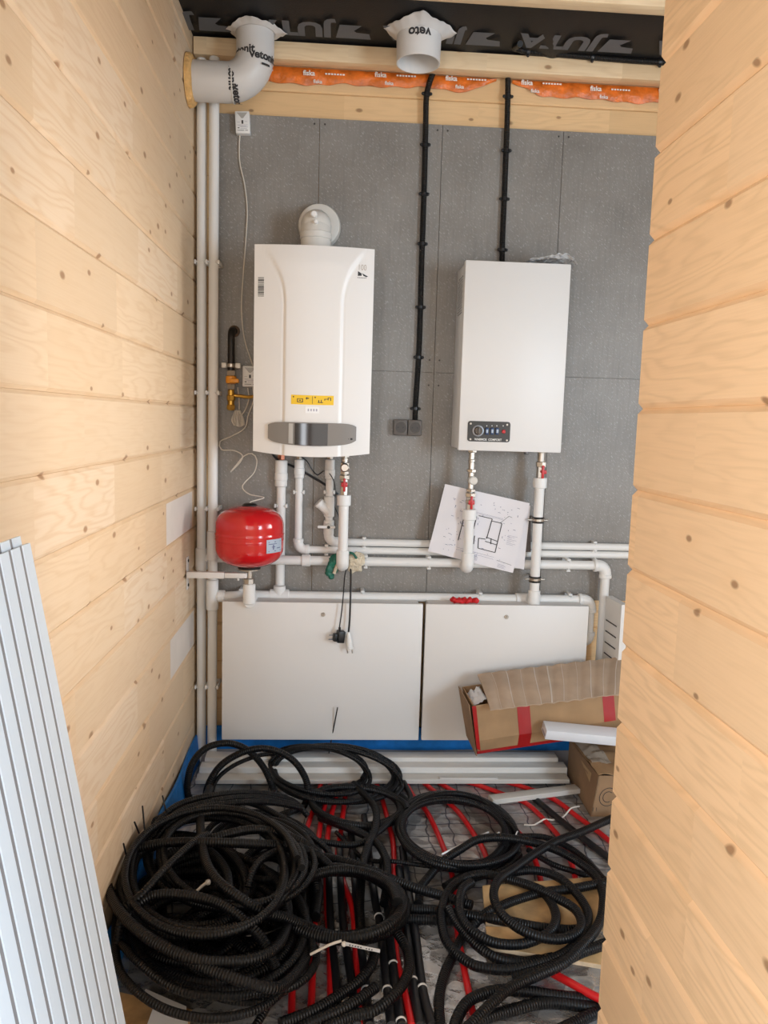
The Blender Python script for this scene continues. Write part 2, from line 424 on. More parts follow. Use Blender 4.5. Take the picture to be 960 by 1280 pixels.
# left log wall, face at x = 0
LW0, LW1, LZ0, LZ1 = -3.92, -2.98, .8, 2.0      # opening added in the left wall for the fill light, behind the camera
def left_piece(m, z0, z1, y0, y1):
    p = log_profile(z0, z1, .0075, .006, .004); m.prism([(-d, y0, z) for d, z in p]+[(-.14, y0, z1), (-.14, y0, z0)], (0, y1-y0, 0))
m = MB(); left_piece(m, 0, 2.56, LW1, .148); left_piece(m, 0, 2.56, REAR, LW0); left_piece(m, 0, LZ0, LW0, LW1); left_piece(m, LZ1, 2.56, LW0, LW1)
struct(m.build('wall_left', M['pine_left'], smooth=False))
m = MB()
for a, b in (((LW0, LZ0), (LW0+.04, LZ1)), ((LW1-.04, LZ0), (LW1, LZ1)), ((LW0, LZ0), (LW1, LZ0+.04)), ((LW0, LZ1-.04), (LW1, LZ1))):
    m.box((-.12, a[0], a[1]), (-.07, b[0], b[1]), .004)
struct(m.build('window_4', M['white_plastic']))  # frame round the added, unseen opening
# back log wall, face at y = 0.014
prb = log_profile(0, 2.56, .006, .005, .004, BOARD0+BOARD/2)
log_wall('wall_back', [(0.002, .014+d, z) for d, z in prb]+[(0.002, .15, 2.56), (0.002, .15, 0)], (ROOM_X-.004, 0, 0), M['pine_back'])
# partition at the right of the camera
pr2 = log_profile(0, 2.526, .0095, .0085)
PX0 = 1.041
pts = [(PX0+d, -2.25, z) for d, z in pr2]+[(PX0+.13-d, -2.25, z) for d, z in reversed(pr2)]
log_wall('wall_right', pts, (0, 2.25-1.455, 0), M['pine_right'])
# far right wall with the window that lights the room, and the rear wall with another
m = MB(); wz0, wz1 = .8, 2.2; WIN = ((-3.8, -2.6), (-1.65, -.45)); ye = REAR
for wy0, wy1 in WIN:
    m.box((ROOM_X, ye, 0), (ROOM_X+.14, wy0, 2.56)); ye = wy1
    m.box((ROOM_X, wy0, 0), (ROOM_X+.14, wy1, wz0)); m.box((ROOM_X, wy0, wz1), (ROOM_X+.14, wy1, 2.56))
m.box((ROOM_X, ye, 0), (ROOM_X+.14, .15, 2.56))
struct(m.build('wall_far_right', M['pine_left'], smooth=False))
m = MB(); wx0, wx1 = .25, 1.65
m.box((0.002, REAR-.14, 0), (wx0, REAR-.001, 2.56)); m.box((wx1, REAR-.14, 0), (ROOM_X+.14, REAR-.001, 2.56))
m.box((wx0, REAR-.14, 0), (wx1, REAR-.001, .75)); m.box((wx0, REAR-.14, 2.15), (wx1, REAR-.001, 2.56))
struct(m.build('wall_rear', M['pine_back'], smooth=False))
for i, (wy0, wy1) in enumerate(WIN):
    m = MB()
    for a, b in (((wy0, wz0), (wy0+.05, wz1)), ((wy1-.05, wz0), (wy1, wz1)), ((wy0, wz0), (wy1, wz0+.05)), ((wy0, wz1-.05), (wy1, wz1))):
        m.box((ROOM_X+.07, a[0], a[1]), (ROOM_X+.12, b[0], b[1]), .004)
    struct(m.build('window_%d' % (1+2*i), M['white_plastic']))
m = MB()
for a, b in (((wx0, .75), (wx0+.05, 2.15)), ((wx1-.05, .75), (wx1, 2.15)), ((wx0, .75), (wx1, .80)), ((wx0, 2.10), (wx1, 2.15))):
    m.box((a[0], REAR-.12, a[1]), (b[0], REAR-.07, b[1]), .004)
struct(m.build('window_2', M['white_plastic']))
# ceiling membrane, slightly sagging between the battens
def sag(u, v):
    x = -.1+u*(ROOM_X+.2); y = REAR-.1+v*(-REAR+.2)
    fold = .012*math.exp(-((x-1.16-.35*(y+.2))/.035)**2) + .008*math.exp(-((x-.90-.2*(y+.2))/.03)**2)
    return Vector((x, y, CEIL + .006 - .008*abs(math.sin(PI*(y+.06)/.41)) + .003*noise.noise(Vector((x*5, y*5, 0))) - fold))
o = MB().slab(sag, 120, 150, (0, 0, .05)).build('ceiling', M['membrane']); struct(o); ceiling = o
# printed lettering on the membrane, upside down from here
ZT = CEIL-.0065
for i, px in enumerate((271, 444, 608, 775, 942)):
    pc = onz(px, 30+(px-271)*.054, ZT); mb = MB()
    y0, y1 = pc.y-.045, pc.y+.045
    f = lambda u, v: Vector((pc.x-.055-u, y0+v, ZT-.004))
    lg = [(.05, .09), (.062, .006), (-.052, .006), (-.045, .040), (-.004, .046), (.004, .056), (-.02, .09)]
    mb.add([Vector((pc.x - a, y0+.09-b, ZT-.004)) for a, b in lg], [tuple(range(7))])
    vs, fs = text2d('JUTA', .118, .0055)
    mb.add([Vector((pc.x-.075-x*.98, y0+y, ZT-.004-.0006*(x > 9))) for x, y in vs], fs)
    mb.build('printed_lettering', M['print_grey'], ceiling, smooth=False)
# battens under the membrane
zb0, zb1 = 2.468, 2.524
for i, (ya, yb) in enumerate(((-.062, -.012), (-.52, -.472), (-.93, -.88), (-1.35, -1.30))):
    o = MB().box((.004 if i == 0 else .002, ya, zb0 if i == 0 else 2.466), (ROOM_X-.01, yb, zb1 - (.004 if i else 0)), .002).build('trim_%d' % (i+1), M['batten']); struct(o)
# grey cement boards on the back wall
seams = [.075, .424, .852, 1.282, 1.75, 2.2, ROOM_X-.03]
back = bpy.data.objects['wall_back']
for i in range(6):
    for za, zb in ((.622, 1.4552), (1.4558, 2.309)):
        g = .0007
        MB().box((seams[i]+g, .0005, za), (seams[i+1]-g, .0135, zb), .0005, segs=1).build('cement_board', M['cement'], back, smooth=False)
m = MB()
for sx in (.424, .852, 1.282):
    for z in (2.29, 1.50, 1.41, .75):
        for dx in (-.018, .018): m.cyl((sx+dx, .0008, z), (sx+dx, -.0012, z), .0032, sides=10)
m.build('screw_heads', M['seam'], back)
wl = bpy.data.objects['wall_left']
for c4 in (((208, 630), (240, 611), (240, 662), (208, 684)), ((213, 792), (242, 766), (242, 820), (213, 848))):
    P = [onx(px, py, .0006) for px, py in c4]; ya, yb = P[0].y, P[1].y; k = round((P[0].z+P[3].z)/2/BOARD-.5); z0 = BOARD0+k*BOARD+.009
    MB().box((-.004, ya, z0), (.0007, yb, z0+BOARD-.018), 0).build('primer_patch', M['primer'], wl, smooth=False)
# foam edge strip along the floor
def strip(name, fn, label):
    return tag(MB().slab(fn, 40, 4, (0, 0, 0)).build(name, M['blue_foam']), label, 'edge strip', 'blue foam edge strips round the floor')
rnd = random.Random(4)
def fb(u, v):
    x = .012+u*1.9; return Vector((x, -.012-.004*math.sin(x*9)-.006*v, .001+v*(.125+.004*math.sin(x*7))))
tag(MB().slab(fb, 60, 4, (0, .008, 0)).build('foam_edge_strip', M['blue_foam']), 'blue foam edge strip along the foot of the back wall below the white cabinets', 'edge strip', 'blue foam edge strips')
def fl_(u, v):
    y = -.03-u*1.25; return Vector((.014+.012*(1-v)+.005*math.sin(y*11), y, .001+v*(.098+.006*math.sin(y*8))))
tag(MB().slab(fl_, 60, 4, (-.008, 0, 0)).build('foam_edge_strip', M['blue_foam']), 'blue foam edge strip along the foot of the left wooden wall', 'edge strip', 'blue foam edge strips')
def fg(u, v):
    x = .03+u*1.5; a = v*PI/2; return Vector((x, -.026-.075*v, .034*(1-v)**2+.002+.002*math.sin(x*13)))
tag(MB().slab(fg, 50, 6, (0, 0, .003)).build('grey_foil_lip', M['grey_foam']), 'grey foil lip folded out from the blue strip on the back wall', 'foil lip')
# ================================================================ PIPES
WP = M['white_pipe']
def V(x, y, z): return Vector((x, y, z))
def pipe(par, a, b, r, name='pipe', mt=None): return MB().rod(a, b, r, 18, .001).build(name, mt or WP, par)
def bend_path(c, da, db, L, n=8):
    a = c+da*L; b = c+db*L; out = []
    for i in range(n+1):
        t = i/n; out.append(a*(1-t)**2 + c*2*t*(1-t)*1.0 + b*t*t)
    return out
def elbow(par, c, da, db, r, name='elbow_fitting', mt=None, L=None):
    c = Vector(c); da = Vector(da); db = Vector(db); L = L or r*2.2; R = r*1.3
    m = MB(); p = [c+da*(L+.004)] + bend_path(c, da, db, L) + [c+db*(L+.004)]
    m.tube(p, R, 18)
    m.rod(c+da*(L-.004), c+da*(L+.010), R*1.08, 18); m.rod(c+db*(L-.004), c+db*(L+.010), R*1.08, 18)
    return m.build(name, mt or WP, par)
def sleeve(par, a, b, r, name='coupling', mt=None):
    return MB().rod(a, b, r*1.3, 18, .002).build(name, mt or WP, par)
def tee(par, c, d1, d2, r, name='tee_fitting'):
    c = Vector(c); d1 = Vector(d1); d2 = Vector(d2); m = MB()
    m.rod(c-d1*r*2.1, c+d1*r*2.1, r*1.32, 18); m.rod(c, c+d2*r*2.1, r*1.32, 18)
    return m.build(name, WP, par)
def pclip(par, c, ax, r, mt=None):
    c = Vector(c); ax = Vector(ax); sd = ax.cross(EY).normalized(); m = MB()
    for s in (-1, 1):
        p = c+sd*s*(r+.0035)
        q = [p+ax*.007, p-ax*.007]
        lo = Vector((min(a.x for a in q), -.0005+min(0, 0), min(a.z for a in q))); hi = Vector((max(a.x for a in q), 0, max(a.z for a in q)))
        ww = sd*.0035
        lo = Vector((min(lo.x-abs(ww.x), hi.x-abs(ww.x)), c.y-r*.75, min(lo.z, hi.z)-abs(ww.z))); hi = Vector((max(lo.x, hi.x)+abs(ww.x), -.0005, hi.z+abs(ww.z)))
        m.box(lo, hi, .0015)
    # arms bending over the pipe
    for s in (-1, 1):
        arc = [c + sd*s*(r+.002)*math.cos(a) - EY*(r+.002)*math.sin(a) for a in [i*PI/2*.55/6 for i in range(7)]]
        for i in range(6):
            d = (arc[i+1]-arc[i])
            m.tube([arc[i]-ax*.0, arc[i+1]], .0028, 6)
    q = sd*(r+.007)+ax*.006
    m.box((c.x-abs(q.x), -.0025, c.z-abs(q.z)), (c.x+abs(q.x), -.0004, c.z+abs(q.z)), .0008)
    return m.build('pipe_clip', mt or M['clip'], par)

# ---- run A: left riser, the run below the boilers and its branches
RA, YA = .0168, -.03
x1 = at(252, 420, YA).x; zA = at(560, 703, -.045).z; YB = -.055
t = thing('heating_pipe', 'white pipe run from the corner riser under both boilers to the floor at right', 'pipe', (x1, YA, 0), 'white heating pipes')
pipe(t, (x1, YA, .0), (x1, YA, 2.4665), RA, 'riser_pipe')
sleeve(t, (x1, YA, zA-.045), (x1, YA, zA+.035), RA, 'tee_fitting')
xs = [x1, .12, .18, .26]
m = MB(); m.tube(spline([V(x1, YA, zA), V(.10, YA, zA), V(.14, YA, zA), V(.25, YB, zA), V(.29, YB, zA), V(.40, YB, zA)]), RA, 18); m.build('pipe', WP, t)
xe = at(757, 712, YB).x
pipe(t, (.39, YB, zA), (xe-.03, YB, zA), RA)
sleeve(t, (at(377, 700, YB).x, YB, zA), (at(388, 700, YB).x, YB, zA), RA)
elbow(t, (xe, YB, zA), (-1, 0, 0), (0, 0, -1), RA)
pipe(t, (xe, YB, zA-.03), (xe, YB, .002), RA)
for px in (457, 536, 710): pclip(t, (at(px, 703, YB).x, YB, zA), EX, RA)
for py in (328, 491, 636, 858): pclip(t, (x1, YA, at(252, py, YA).z), EZ, RA)
# branch with ball valve below the gas boiler, standing in front of the run
def branch(t, px, y_top, y_valve, y_pipe, YF, side, r=.0175, gauge=True):
    x = at(px, y_pipe, YF).x
    ztop = at(px, y_top, YF).z; zv = at(px, y_valve, YF).z; zp = at(px, y_pipe, YF).z
    zend = zA
    pipe(t, (x, YF, zend), (x, YF, zp), r)
    m = MB(); m.tube([V(x, YF, zend+.05), V(x, YF, zend+.004)], r*1.3, 18); m.tube([V(x, YF, zend+.02)]+[V(x, YF + (1-math.cos(a))*.018, zend+.012-math.sin(a)*.018) for a in (.4, .8, 1.2, 1.57)]+[V(x, YB-.004, zend-.004)], r*1.3, 18)
    m.build('elbow_fitting', WP, t)
    sleeve(t, (x, YF, zp-.028), (x, YF, zp+.010), r*1.08)
    v = MB(); v.rod((x, YF, zp+.008), (x, YF, zv+.030), r*.86, 8); v.sphere((x, YF, zv), r*.98, n=8)
    v.rod((x, YF, zv+.016), (x, YF, zv+.032), r*1.1, 6)
    vb = v.build('ball_valve', M['chrome'], t, angle=25)
    k = MB(); k.rod((x, YF-r*.7, zv), (x, YF-r*1.5, zv), .006, 10); k.box((x-.0042, YF-r*1.5-.010, zv-.024), (x+.0042, YF-r*1.5, zv+.022), .002); k.box((x-.011, YF-r*1.5-.008, zv-.008), (x+.011, YF-r*1.5-.001, zv+.008), .003)
    k.build('valve_handle', M['red_knob'], vb)
    u = MB(); u.rod((x, YF, zv+.030), (x, YF, ztop), r*.62, 14)
    n = 5
    for i in range(n):
        z = zv+.040+(ztop-zv-.05)*i/(n-1)
        u.rod((x, YF, z-.006), (x, YF, z+.006), r*(.95 if i % 2 == 0 else .75), 6 if i % 2 == 0 else 16)
    ub = u.build('union_fitting', M['chrome'], t, angle=25)
    if gauge:
        zg = at(px, y_valve-(27 if side else 21), YF).z
        g = MB(); g.rod((x+.003*side, YF, zg), (x+.003*side, YF-.034, zg), .0155, 20, .004); g.build('vent_cap', M['cream_pipe'] if side else M['chrome'], ub)
    return x
YF = -.115
branch(t, 430, 566, 605, 622, YF, 0)
branch(t, 587, 560, 627, 640, -.115, 1)

# ---- run B: second riser and the low run above the cabinets
x2 = at(266, 420, -.068).x; YR2 = -.068
zL = at(580, 747.5, -.045).z; YL = -.045
t = thing('heating_pipe', 'white pipe run from the second corner riser along the tops of both white cabinets', 'pipe', (x2, YR2, 0), 'white heating pipes')
pipe(t, (x2, YR2, 0), (x2, YR2+.022, 2.4665), RA, 'riser_pipe')
sleeve(t, (x2, YR2, zL-.05), (x2, YR2, zL+.06), RA, 'tee_fitting')
sleeve(t, (x2, YR2, at(266, 700, YR2).z), (x2, YR2, at(266, 664, YR2).z), RA*.88)
m = MB(); m.tube(spline([V(x2, YR2, zL), V(x2+.05, YR2, zL), V(x2+.12, YL, zL), V(x2+.2, YL, zL)]), RA, 18); m.build('pipe', WP, t)
sleeve(t, (x2+.02, YR2, zL), (x2+.045, YR2, zL), RA)
xr = at(738, 751, YL).x
pipe(t, (x2+.19, YL, zL), (xr-.03, YL, zL), RA)
elbow(t, (xr, YL, zL), (-1, 0, 0), (0, 0, -1), RA)
zlow = at(738, 801, YL).z
pipe(t, (xr, YL, zL-.03), (xr, YL, zlow+.03), RA)
elbow(t, (xr, YL, zlow), (0, 0, 1), (-1, 0, 0), RA, L=.026)
for px in (257.5, 453, 600, 712): pclip(t, (at(px, 747, YL).x if px > 300 else x2+.1, YL, zL), EX, RA)
for py in (328, 491, 636, 858): pclip(t, (x2, YR2, at(266, py, YR2).z), EZ, RA)
# boiler return dropping behind the vessel
x351 = at(351, 640, -.024).x; Y3 = -.0195
tee(t, (x351, YL+.004, zL), EX, EZ, RA)
pipe(t, (x351, Y3, zL+.02), (x351, Y3, at(351, 600, Y3).z), RA)
zt = at(351, 575, -.03).z
m = MB(); m.rod((x351, -.028, at(351, 608, Y3).z), (x351, -.028, zt), .022, 18, .003); m.rod((x351, -.028, at(351, 601, Y3).z), (x351, -.028, at(351, 590, Y3).z), .0235, 18, .004); m.build('coupling', WP, t)
MB().rod((x351, -.028, zt), (x351, -.028, at(351, 566, -.03).z), .013, 6).build('copper_nut', mat('copper', (.62, .26, .17), .3, 1), t)
pclip(t, (x351, Y3-.001, at(351, 632, Y3).z), EZ, RA)
# electric boiler return at right with pipe clamps
YE = -.10
xq = at(672, 660, YE).x
m = MB(); m.rod((xq, YL, zL), (xq, YE, zL), RA*1.3, 18); m.sphere((xq, YE, zL), RA*1.32, n=8); m.rod((xq, YE, zL), (xq, YE, zL+.045), RA*1.3, 18)
m.rod((xq-.055, YL, zL), (xq+.035, YL, zL), RA*1.3, 18); m.build('tee_fitting', WP, t)
pipe(t, (xq, YE, zL), (xq, YE, at(675, 600, YE).z), RA*1.03)
sleeve(t, (xq, YE, at(675, 610, YE).z), (xq, YE, at(675, 597, YE).z), RA*1.12)
zz = lambda py: at(676, py, YE).z
v = MB(); v.rod((xq, YE, zz(598)), (xq, YE, zz(578)), RA*.9, 8); v.rod((xq, YE, zz(584)), (xq, YE, zz(577)), RA*1.08, 6); v.rod((xq, YE, zz(578)), (xq, YE, zz(564)), RA*.8, 14)
vb = v.build('ball_valve', M['chrome'], t, angle=25)
k = MB(); z0 = zz(589); k.rod((xq, YE-.012, z0), (xq, YE-.026, z0), .006, 10); k.box((xq-.0045, YE-.035, z0-.024), (xq+.0045, YE-.026, z0+.022), .002); k.box((xq-.004, YE-.034, z0-.008), (xq+.014, YE-.027, z0+.006), .003); k.build('valve_handle', M['red_knob'], vb)
for py in (650, 724):
    z0 = zz(py); c = MB(); c.rod((xq, YE, z0-.011), (xq, YE, z0-.006), RA*1.33, 20); c.rod((xq, YE, z0+.006), (xq, YE, z0+.011), RA*1.33, 20)
    cb = c.build('clamp_rubber', M['black_plastic'], t)
    c = MB(); c.rod((xq, YE, z0-.006), (xq, YE, z0+.006), RA*1.28, 20); c.cyl((xq-.036, YE, z0), (xq+.036, YE, z0), .004, sides=10); c.rod((xq, YE, z0), (xq, -.0005, z0), .004, 10); c.build('pipe_clamp', M['chrome'], t)

# ---- thin runs C and D
RT = .0138
def thin_run(label, px, py_el, Yp, py_h, y_top):
    x = at(px, py_el-20, Yp).x; z = at(560, py_h, Yp).z
    t = thing('heating_pipe', label, 'pipe', (x, Yp, z), 'white heating pipes')
    elbow(t, (x, Yp, z), (0, 0, 1), (1, 0, 0), RT)
    pipe(t, (x+.028, Yp, z), (1.78, Yp, z), RT)
    for q in (455, 743) if py_h < 683 else (408, 743): pclip(t, (at(q, py_h, Yp).x, Yp, z), EX, RT)
    return t, x, z
t, x, z = thin_run('thin white pipe from the second boiler outlet down into the middle wall run', 373, 685, -.022, 690, 575)
zz = lambda py: at(372, py, -.022).z
pipe(t, (x, -.022, z+.03), (x, -.022, zz(598)), RT)
m = MB(); m.rod((x, -.022, zz(598)), (x, -.022, zz(574)), .0175, 18, .003); m.rod((x, -.022, zz(594)), (x, -.022, zz(584)), .019, 18, .004); m.build('coupling', WP, t)
MB().rod((x, -.022, zz(574)), (x, -.022, zz(566)), .012, 6).build('nut', M['chrome'], t)
pclip(t, (x, -.022, zz(615)), EZ, RT)
t, x, z = thin_run('thin white pipe with a strainer and a white lever valve into the upper wall run', 411, 674, -.022, 680, 575)
Yc = -.022; zz = lambda py: at(411, py, Yc).z
pipe(t, (x, Yc, z+.03), (x, Yc, zz(598)), RT)
m = MB(); m.rod((x, Yc, zz(599)), (x, Yc, zz(574)), .0175, 18, .003); m.rod((x, Yc, zz(596)), (x, Yc, zz(586)), .019, 18, .004); m.build('coupling', WP, t)
MB().rod((x, Yc, zz(574)), (x, Yc, zz(566)), .012, 6).build('nut', M['chrome'], t)
m = MB(); m.rod((x, Yc, zz(646)), (x, Yc, zz(620)), .0195, 18, .003)
m.rod((x, Yc-.004, zz(641)), (x-.034, Yc-.012, zz(641)+.034), .017, 18, .002); m.rod((x-.030, Yc-.011, zz(641)+.030), (x-.040, Yc-.0135, zz(641)+.040), .0195, 18, .003)
m.build('strainer', WP, t)
m = MB(); m.rod((x, Yc, zz(667)), (x, Yc, zz(650)), .0195, 18, .003); m.rod((x, Yc, zz(657)), (x, Yc-.034, zz(657)), .010, 14)
vb = m.build('lever_valve', WP, t)
m = MB(); m.box((x-.040, Yc-.044, zz(657)-.0055), (x+.024, Yc-.034, zz(657)+.0055), .004); m.build('valve_handle', WP, vb)
MB().rod((x, Yc-.044, zz(657)), (x, Yc-.047, zz(657)), .0055, 12).build('screw_cap', M['black_plastic'], vb)
pclip(t, (x, Yc, zz(615)), EZ, RT)

# ================================================================ VENT PIPES AT THE CEILING
def print_on_cyl(par, body, size, c, ax, e1, R, ang, along, rot=0, flip=1):
    """text wrapped on a cylinder: c centre, ax axis, e1 zero-angle direction"""
    ax = Vector(ax); e1 = Vector(e1); e2 = ax.cross(e1); mb = MB()
    def f(u, v):
        if rot: u, v = v*rot, -u*rot
        a = ang+u/R*flip; return Vector(c)+ax*(along+v)+(e1*math.cos(a)+e2*math.sin(a))*(R+.0006)
    text_on(mb, body, size, f, .0012)
    return mb.build('printed_lettering', M['ink'], par, smooth=False)
def skirt(par, c, R, out, seed, z, drop, n=72):
    rg = random.Random(seed); m = MB(); vs = []; ph = [rg.uniform(0, 6) for _ in range(4)]
    rows = 6
    for j in range(rows+1):
        tt = j/rows
        for k in range(n):
            a = 2*PI*k/n
            sq = (1/max(abs(math.cos(a+PI/4)), abs(math.sin(a+PI/4))))**1.6
            w = 1+.10*math.sin(3*a+ph[0])+.03*math.sin(11*a+ph[1])
            r = R+(out*(sq-.25)*w)*tt
            vs.append(Vector((c[0]+r*math.cos(a), c[1]+r*math.sin(a), z-.003+(-drop*(1-tt)**1.2)-.003*math.sin(5*a+ph[2])*tt-.0015*math.sin(17*a+ph[3])*tt-.004*tt)))
    fs = [(j*n+k, j*n+(k+1) % n, (j+1)*n+(k+1) % n, (j+1)*n+k) for j in range(rows) for k in range(n)]
    m.add(vs, fs)
    o = m.build('sealing_skirt', M['vent'], par)
    sm = o.modifiers.new('t', 'SOLIDIFY'); sm.thickness = .001
    return o
RV = .061; YV = -.135
xv = at(319, 75, YV).x; zv = at(280, 103, YV).z
t = thing('vent_pipe', 'grey white ventilation elbow pipe from the left wooden wall up through the black ceiling membrane', 'vent pipe', (xv, YV, zv))
p = [V(.012, YV, zv), V(.06, YV, zv)]+[V(xv-.09+.09*math.sin(a), YV, zv+.09-.09*math.cos(a)) for a in [i*PI/2/10 for i in range(11)]]+[V(xv, YV, CEIL-.012)]
MB().tube(p, RV, 36).build('elbow_pipe', M['vent'], t)
m = MB(); m.rod((.145, YV, zv), (.150, YV, zv), RV+.0012, 36, .001); m.build('pipe_seam', M['cream_pipe'], t)
skirt(t, (xv, YV), RV, .026, 3, CEIL-.004, .012)
m = MB(); vs = []
m.lathe((.001, YV, zv), EX, [(RV+.004, 0), (RV+.020, .001), (RV+.019, .012), (RV+.012, .019), (RV+.003, .020)], 40)
o = m.build('foam_collar', M['foam_orange'], t)
for v in o.data.vertices:
    q = v.co.copy(); d = noise.noise(q*60)*.006+noise.noise(q*25)*.008
    if q.x+xv > .004: v.co += Vector((abs(d)*.4, q.y*d*8, q.z*d*8))
zc = CEIL-.09
print_on_cyl(t, 'vetonit', .034, (xv, YV, zc), EZ, -EY, RV, -.72, .0)
print_on_cyl(t, 'vetonit', .034, (xv, YV, zc), EZ, -EY, RV, .62, -.016)
xw = at(290, 103, YV-RV).x
print_on_cyl(t, 'vetonit', .034, (xw, YV, zv), EX, -EY, RV, -.10, .0)
print_on_cyl(t, 'vetonit', .034, (xw+.012, YV, zv), EX, -EY, RV, 1.25, .0)
# thin print lines under the words
m = MB()
for a0, dz in ((-.72, -.026), (.70, -.044)):
    vs = []
    for i in range(7):
        a = a0+(-.25+.5*i/6); 
        for zz_ in (0, .006): vs.append(V(xv+math.sin(a)*(RV+.0006), YV-math.cos(a)*(RV+.0006), zc+dz+zz_))
    m.add(vs, [(2*i, 2*i+2, 2*i+3, 2*i+1) for i in range(6)])
m.build('printed_line', M['ink'], t, smooth=False)
# short stub in the middle
YS = -.20; RS = .070; xs_ = at(523, 70, YS).x; zs_ = at(523, 80, YS).z
t = thing('vent_pipe', 'short open white ventilation pipe stub hanging from the middle of the black ceiling membrane', 'vent pipe', (xs_, YS, CEIL))
m = MB(); vs = []; m.lathe((xs_, YS, zs_), EZ, [(RS-.004, .09), (RS-.0035, .0), (RS, .0), (RS+.001, .05), (RS+.002, CEIL-.012-zs_)], 40); 
m.f = m.f[:-2]   # open at both ends
o = m.build('stub_pipe', mat('stub_white', (.74, .71, .68), .4), t)
MB().lathe((xs_, YS, zs_+.088), EZ, [(.0001, 0), (RS-.004, .0), (RS-.004, .001), (.0001, .001)], 32).build('inner_cap', M['vent'], t)
skirt(t, (xs_, YS), RS, .032, 8, CEIL-.004, .026)
print_on_cyl(t, 'veto', .040, (xs_, YS, CEIL-.046), EZ, -EY, RS+.002, -.05, 0, rot=0, flip=1)
o = [c for c in t.children if c.name.startswith('printed_lettering')][-1]
# the words on this stub stand upside down
cz = CEIL-.046
for v in o.data.vertices:
    dz = v.co.z+CEIL-cz; a = math.atan2(v.co.x, -v.co.y); a2 = -.05-(a+.05); r = math.hypot(v.co.x, v.co.y)
    v.co = Vector((r*math.sin(a2), -r*math.cos(a2), cz-dz-CEIL))

# ================================================================ ORANGE FILM ABOVE THE BACK WALL
def film(x0, x1, seed, label, end_taper):
    rg = random.Random(seed); ph = [rg.uniform(0, 6) for _ in range(5)]
    z1 = 2.472
    def f(u, v):
        x = x0+u*(x1-x0); h = .048+.004*math.sin(x*7+ph[0])+.003*math.sin(x*23+ph[1])+.0025*math.sin(x*71+ph[2])
        if end_taper < 0: h *= min(1, .15+(1-u)*8)
        if end_taper > 0: h *= min(1, .25+u*9)
        return Vector((x, .004-.006*math.sin(PI*v)-.003*math.sin(x*40+ph[3])*v-.003*noise.noise(Vector((x*30, v*4, seed))), z1-h*v))
    o = MB().slab(f, 90, 6, (0, .002, 0)).build('orange_film_strip', M['orange_film']); tag(o, label, 'film strip', 'orange film strips')
    mb = MB(); x = x0+.05
    while x < x1-.06:
        u = (x-x0)/(x1-x0); zc = f(u, .3).z+(-.004 if int(x*10) % 2 else .002)
        text_on(mb, 'fiska', .023, lambda a, b: Vector((x+a, -.0085, zc+b)), .0006)
        for q in range(7): mb.add([Vector((x+.055+q*.010+a, -.0085, zc+b)) for a, b in ((0, -.0025), (.007, -.0025), (.007, .0025), (0, .0025))], [(0, 1, 2, 3)])
        text_on(mb, 'fiska', .017, lambda a, b: Vector((x+.03+a, -.0080, zc-.026+b)), .0004)
        x += .245
    mb.build('printed_lettering', M['white_ink'], o, smooth=False)
film(.09, at(621, 95, 0).x, 2, 'orange printed film strip under the batten, left of the right black conduit', -1)
film(at(641, 90, 0).x, 2.3, 5, 'orange printed film strip under the batten, right of the right black conduit', 1)

# ================================================================ BLACK CONDUITS
def conduit(label, pix, Y, r, clips, horizontal=False, top=None):
    P = [at(px, py, y) for px, py, y in pix]
    if top: P = [top]+P
    t = thing('black_conduit', label, 'conduit', P[-1], 'black wall conduits')
    path = spline(P, .008); MB().tube(path, r, 12).build('conduit', M['black_cond'], t)
    for px, py in clips:
        c = at(px, py, Y); m = MB()
        # saddle clip straddling the conduit
        j = min(range(len(path)), key=lambda i: (path[i]-c).length); c = path[j]
        ax = EX if horizontal else EZ; sd = EZ if horizontal else EX
        m.rod(c-ax*.007, c+ax*.007, r*1.25, 12)
        for s in (-1, 1):
            p = c+sd*s*(r+.004); m.sphere(p-EY*.003, .0055, n=6)
        m.build('conduit_clip', M['black_plastic'], t)
YC = -.0115
conduit('black corrugated conduit running down the wall to the double socket between the boilers', [(541, 92, -.006), (537, 103, YC), (533, 122, YC), (532, 160, YC), (530, 240, YC), (527, 330, YC), (524, 430, YC), (519.5, 505, YC), (519, 525, YC)], YC, .0098, [(533, 116), (531, 182), (529, 243), (527, 306), (525, 385), (522, 447), (519, 508)])
conduit('black corrugated conduit running down the wall behind the top of the electric boiler', [(634, 84, -.004), (635, 100, YC), (634, 150, YC), (631, 230, YC), (628, 305, YC), (627.5, 350, YC)], YC, .0098, [(634, 122), (632, 187), (629.5, 250), (628, 313)])
yb_ = -.062-.012
conduit('black corrugated conduit clipped along the ceiling batten at upper right', [(643, 60, -.10), (650, 62, -.09), (660, 64.5, yb_), (700, 68, yb_), (740, 71.5, yb_), (790, 75.5, yb_), (850, 79, yb_), (900, 82, yb_)], yb_, .0098, [(660, 65), (741, 71), (824, 78)], True, top=V(at(643, 60, -.13).x+.01, -.17, CEIL-.018))

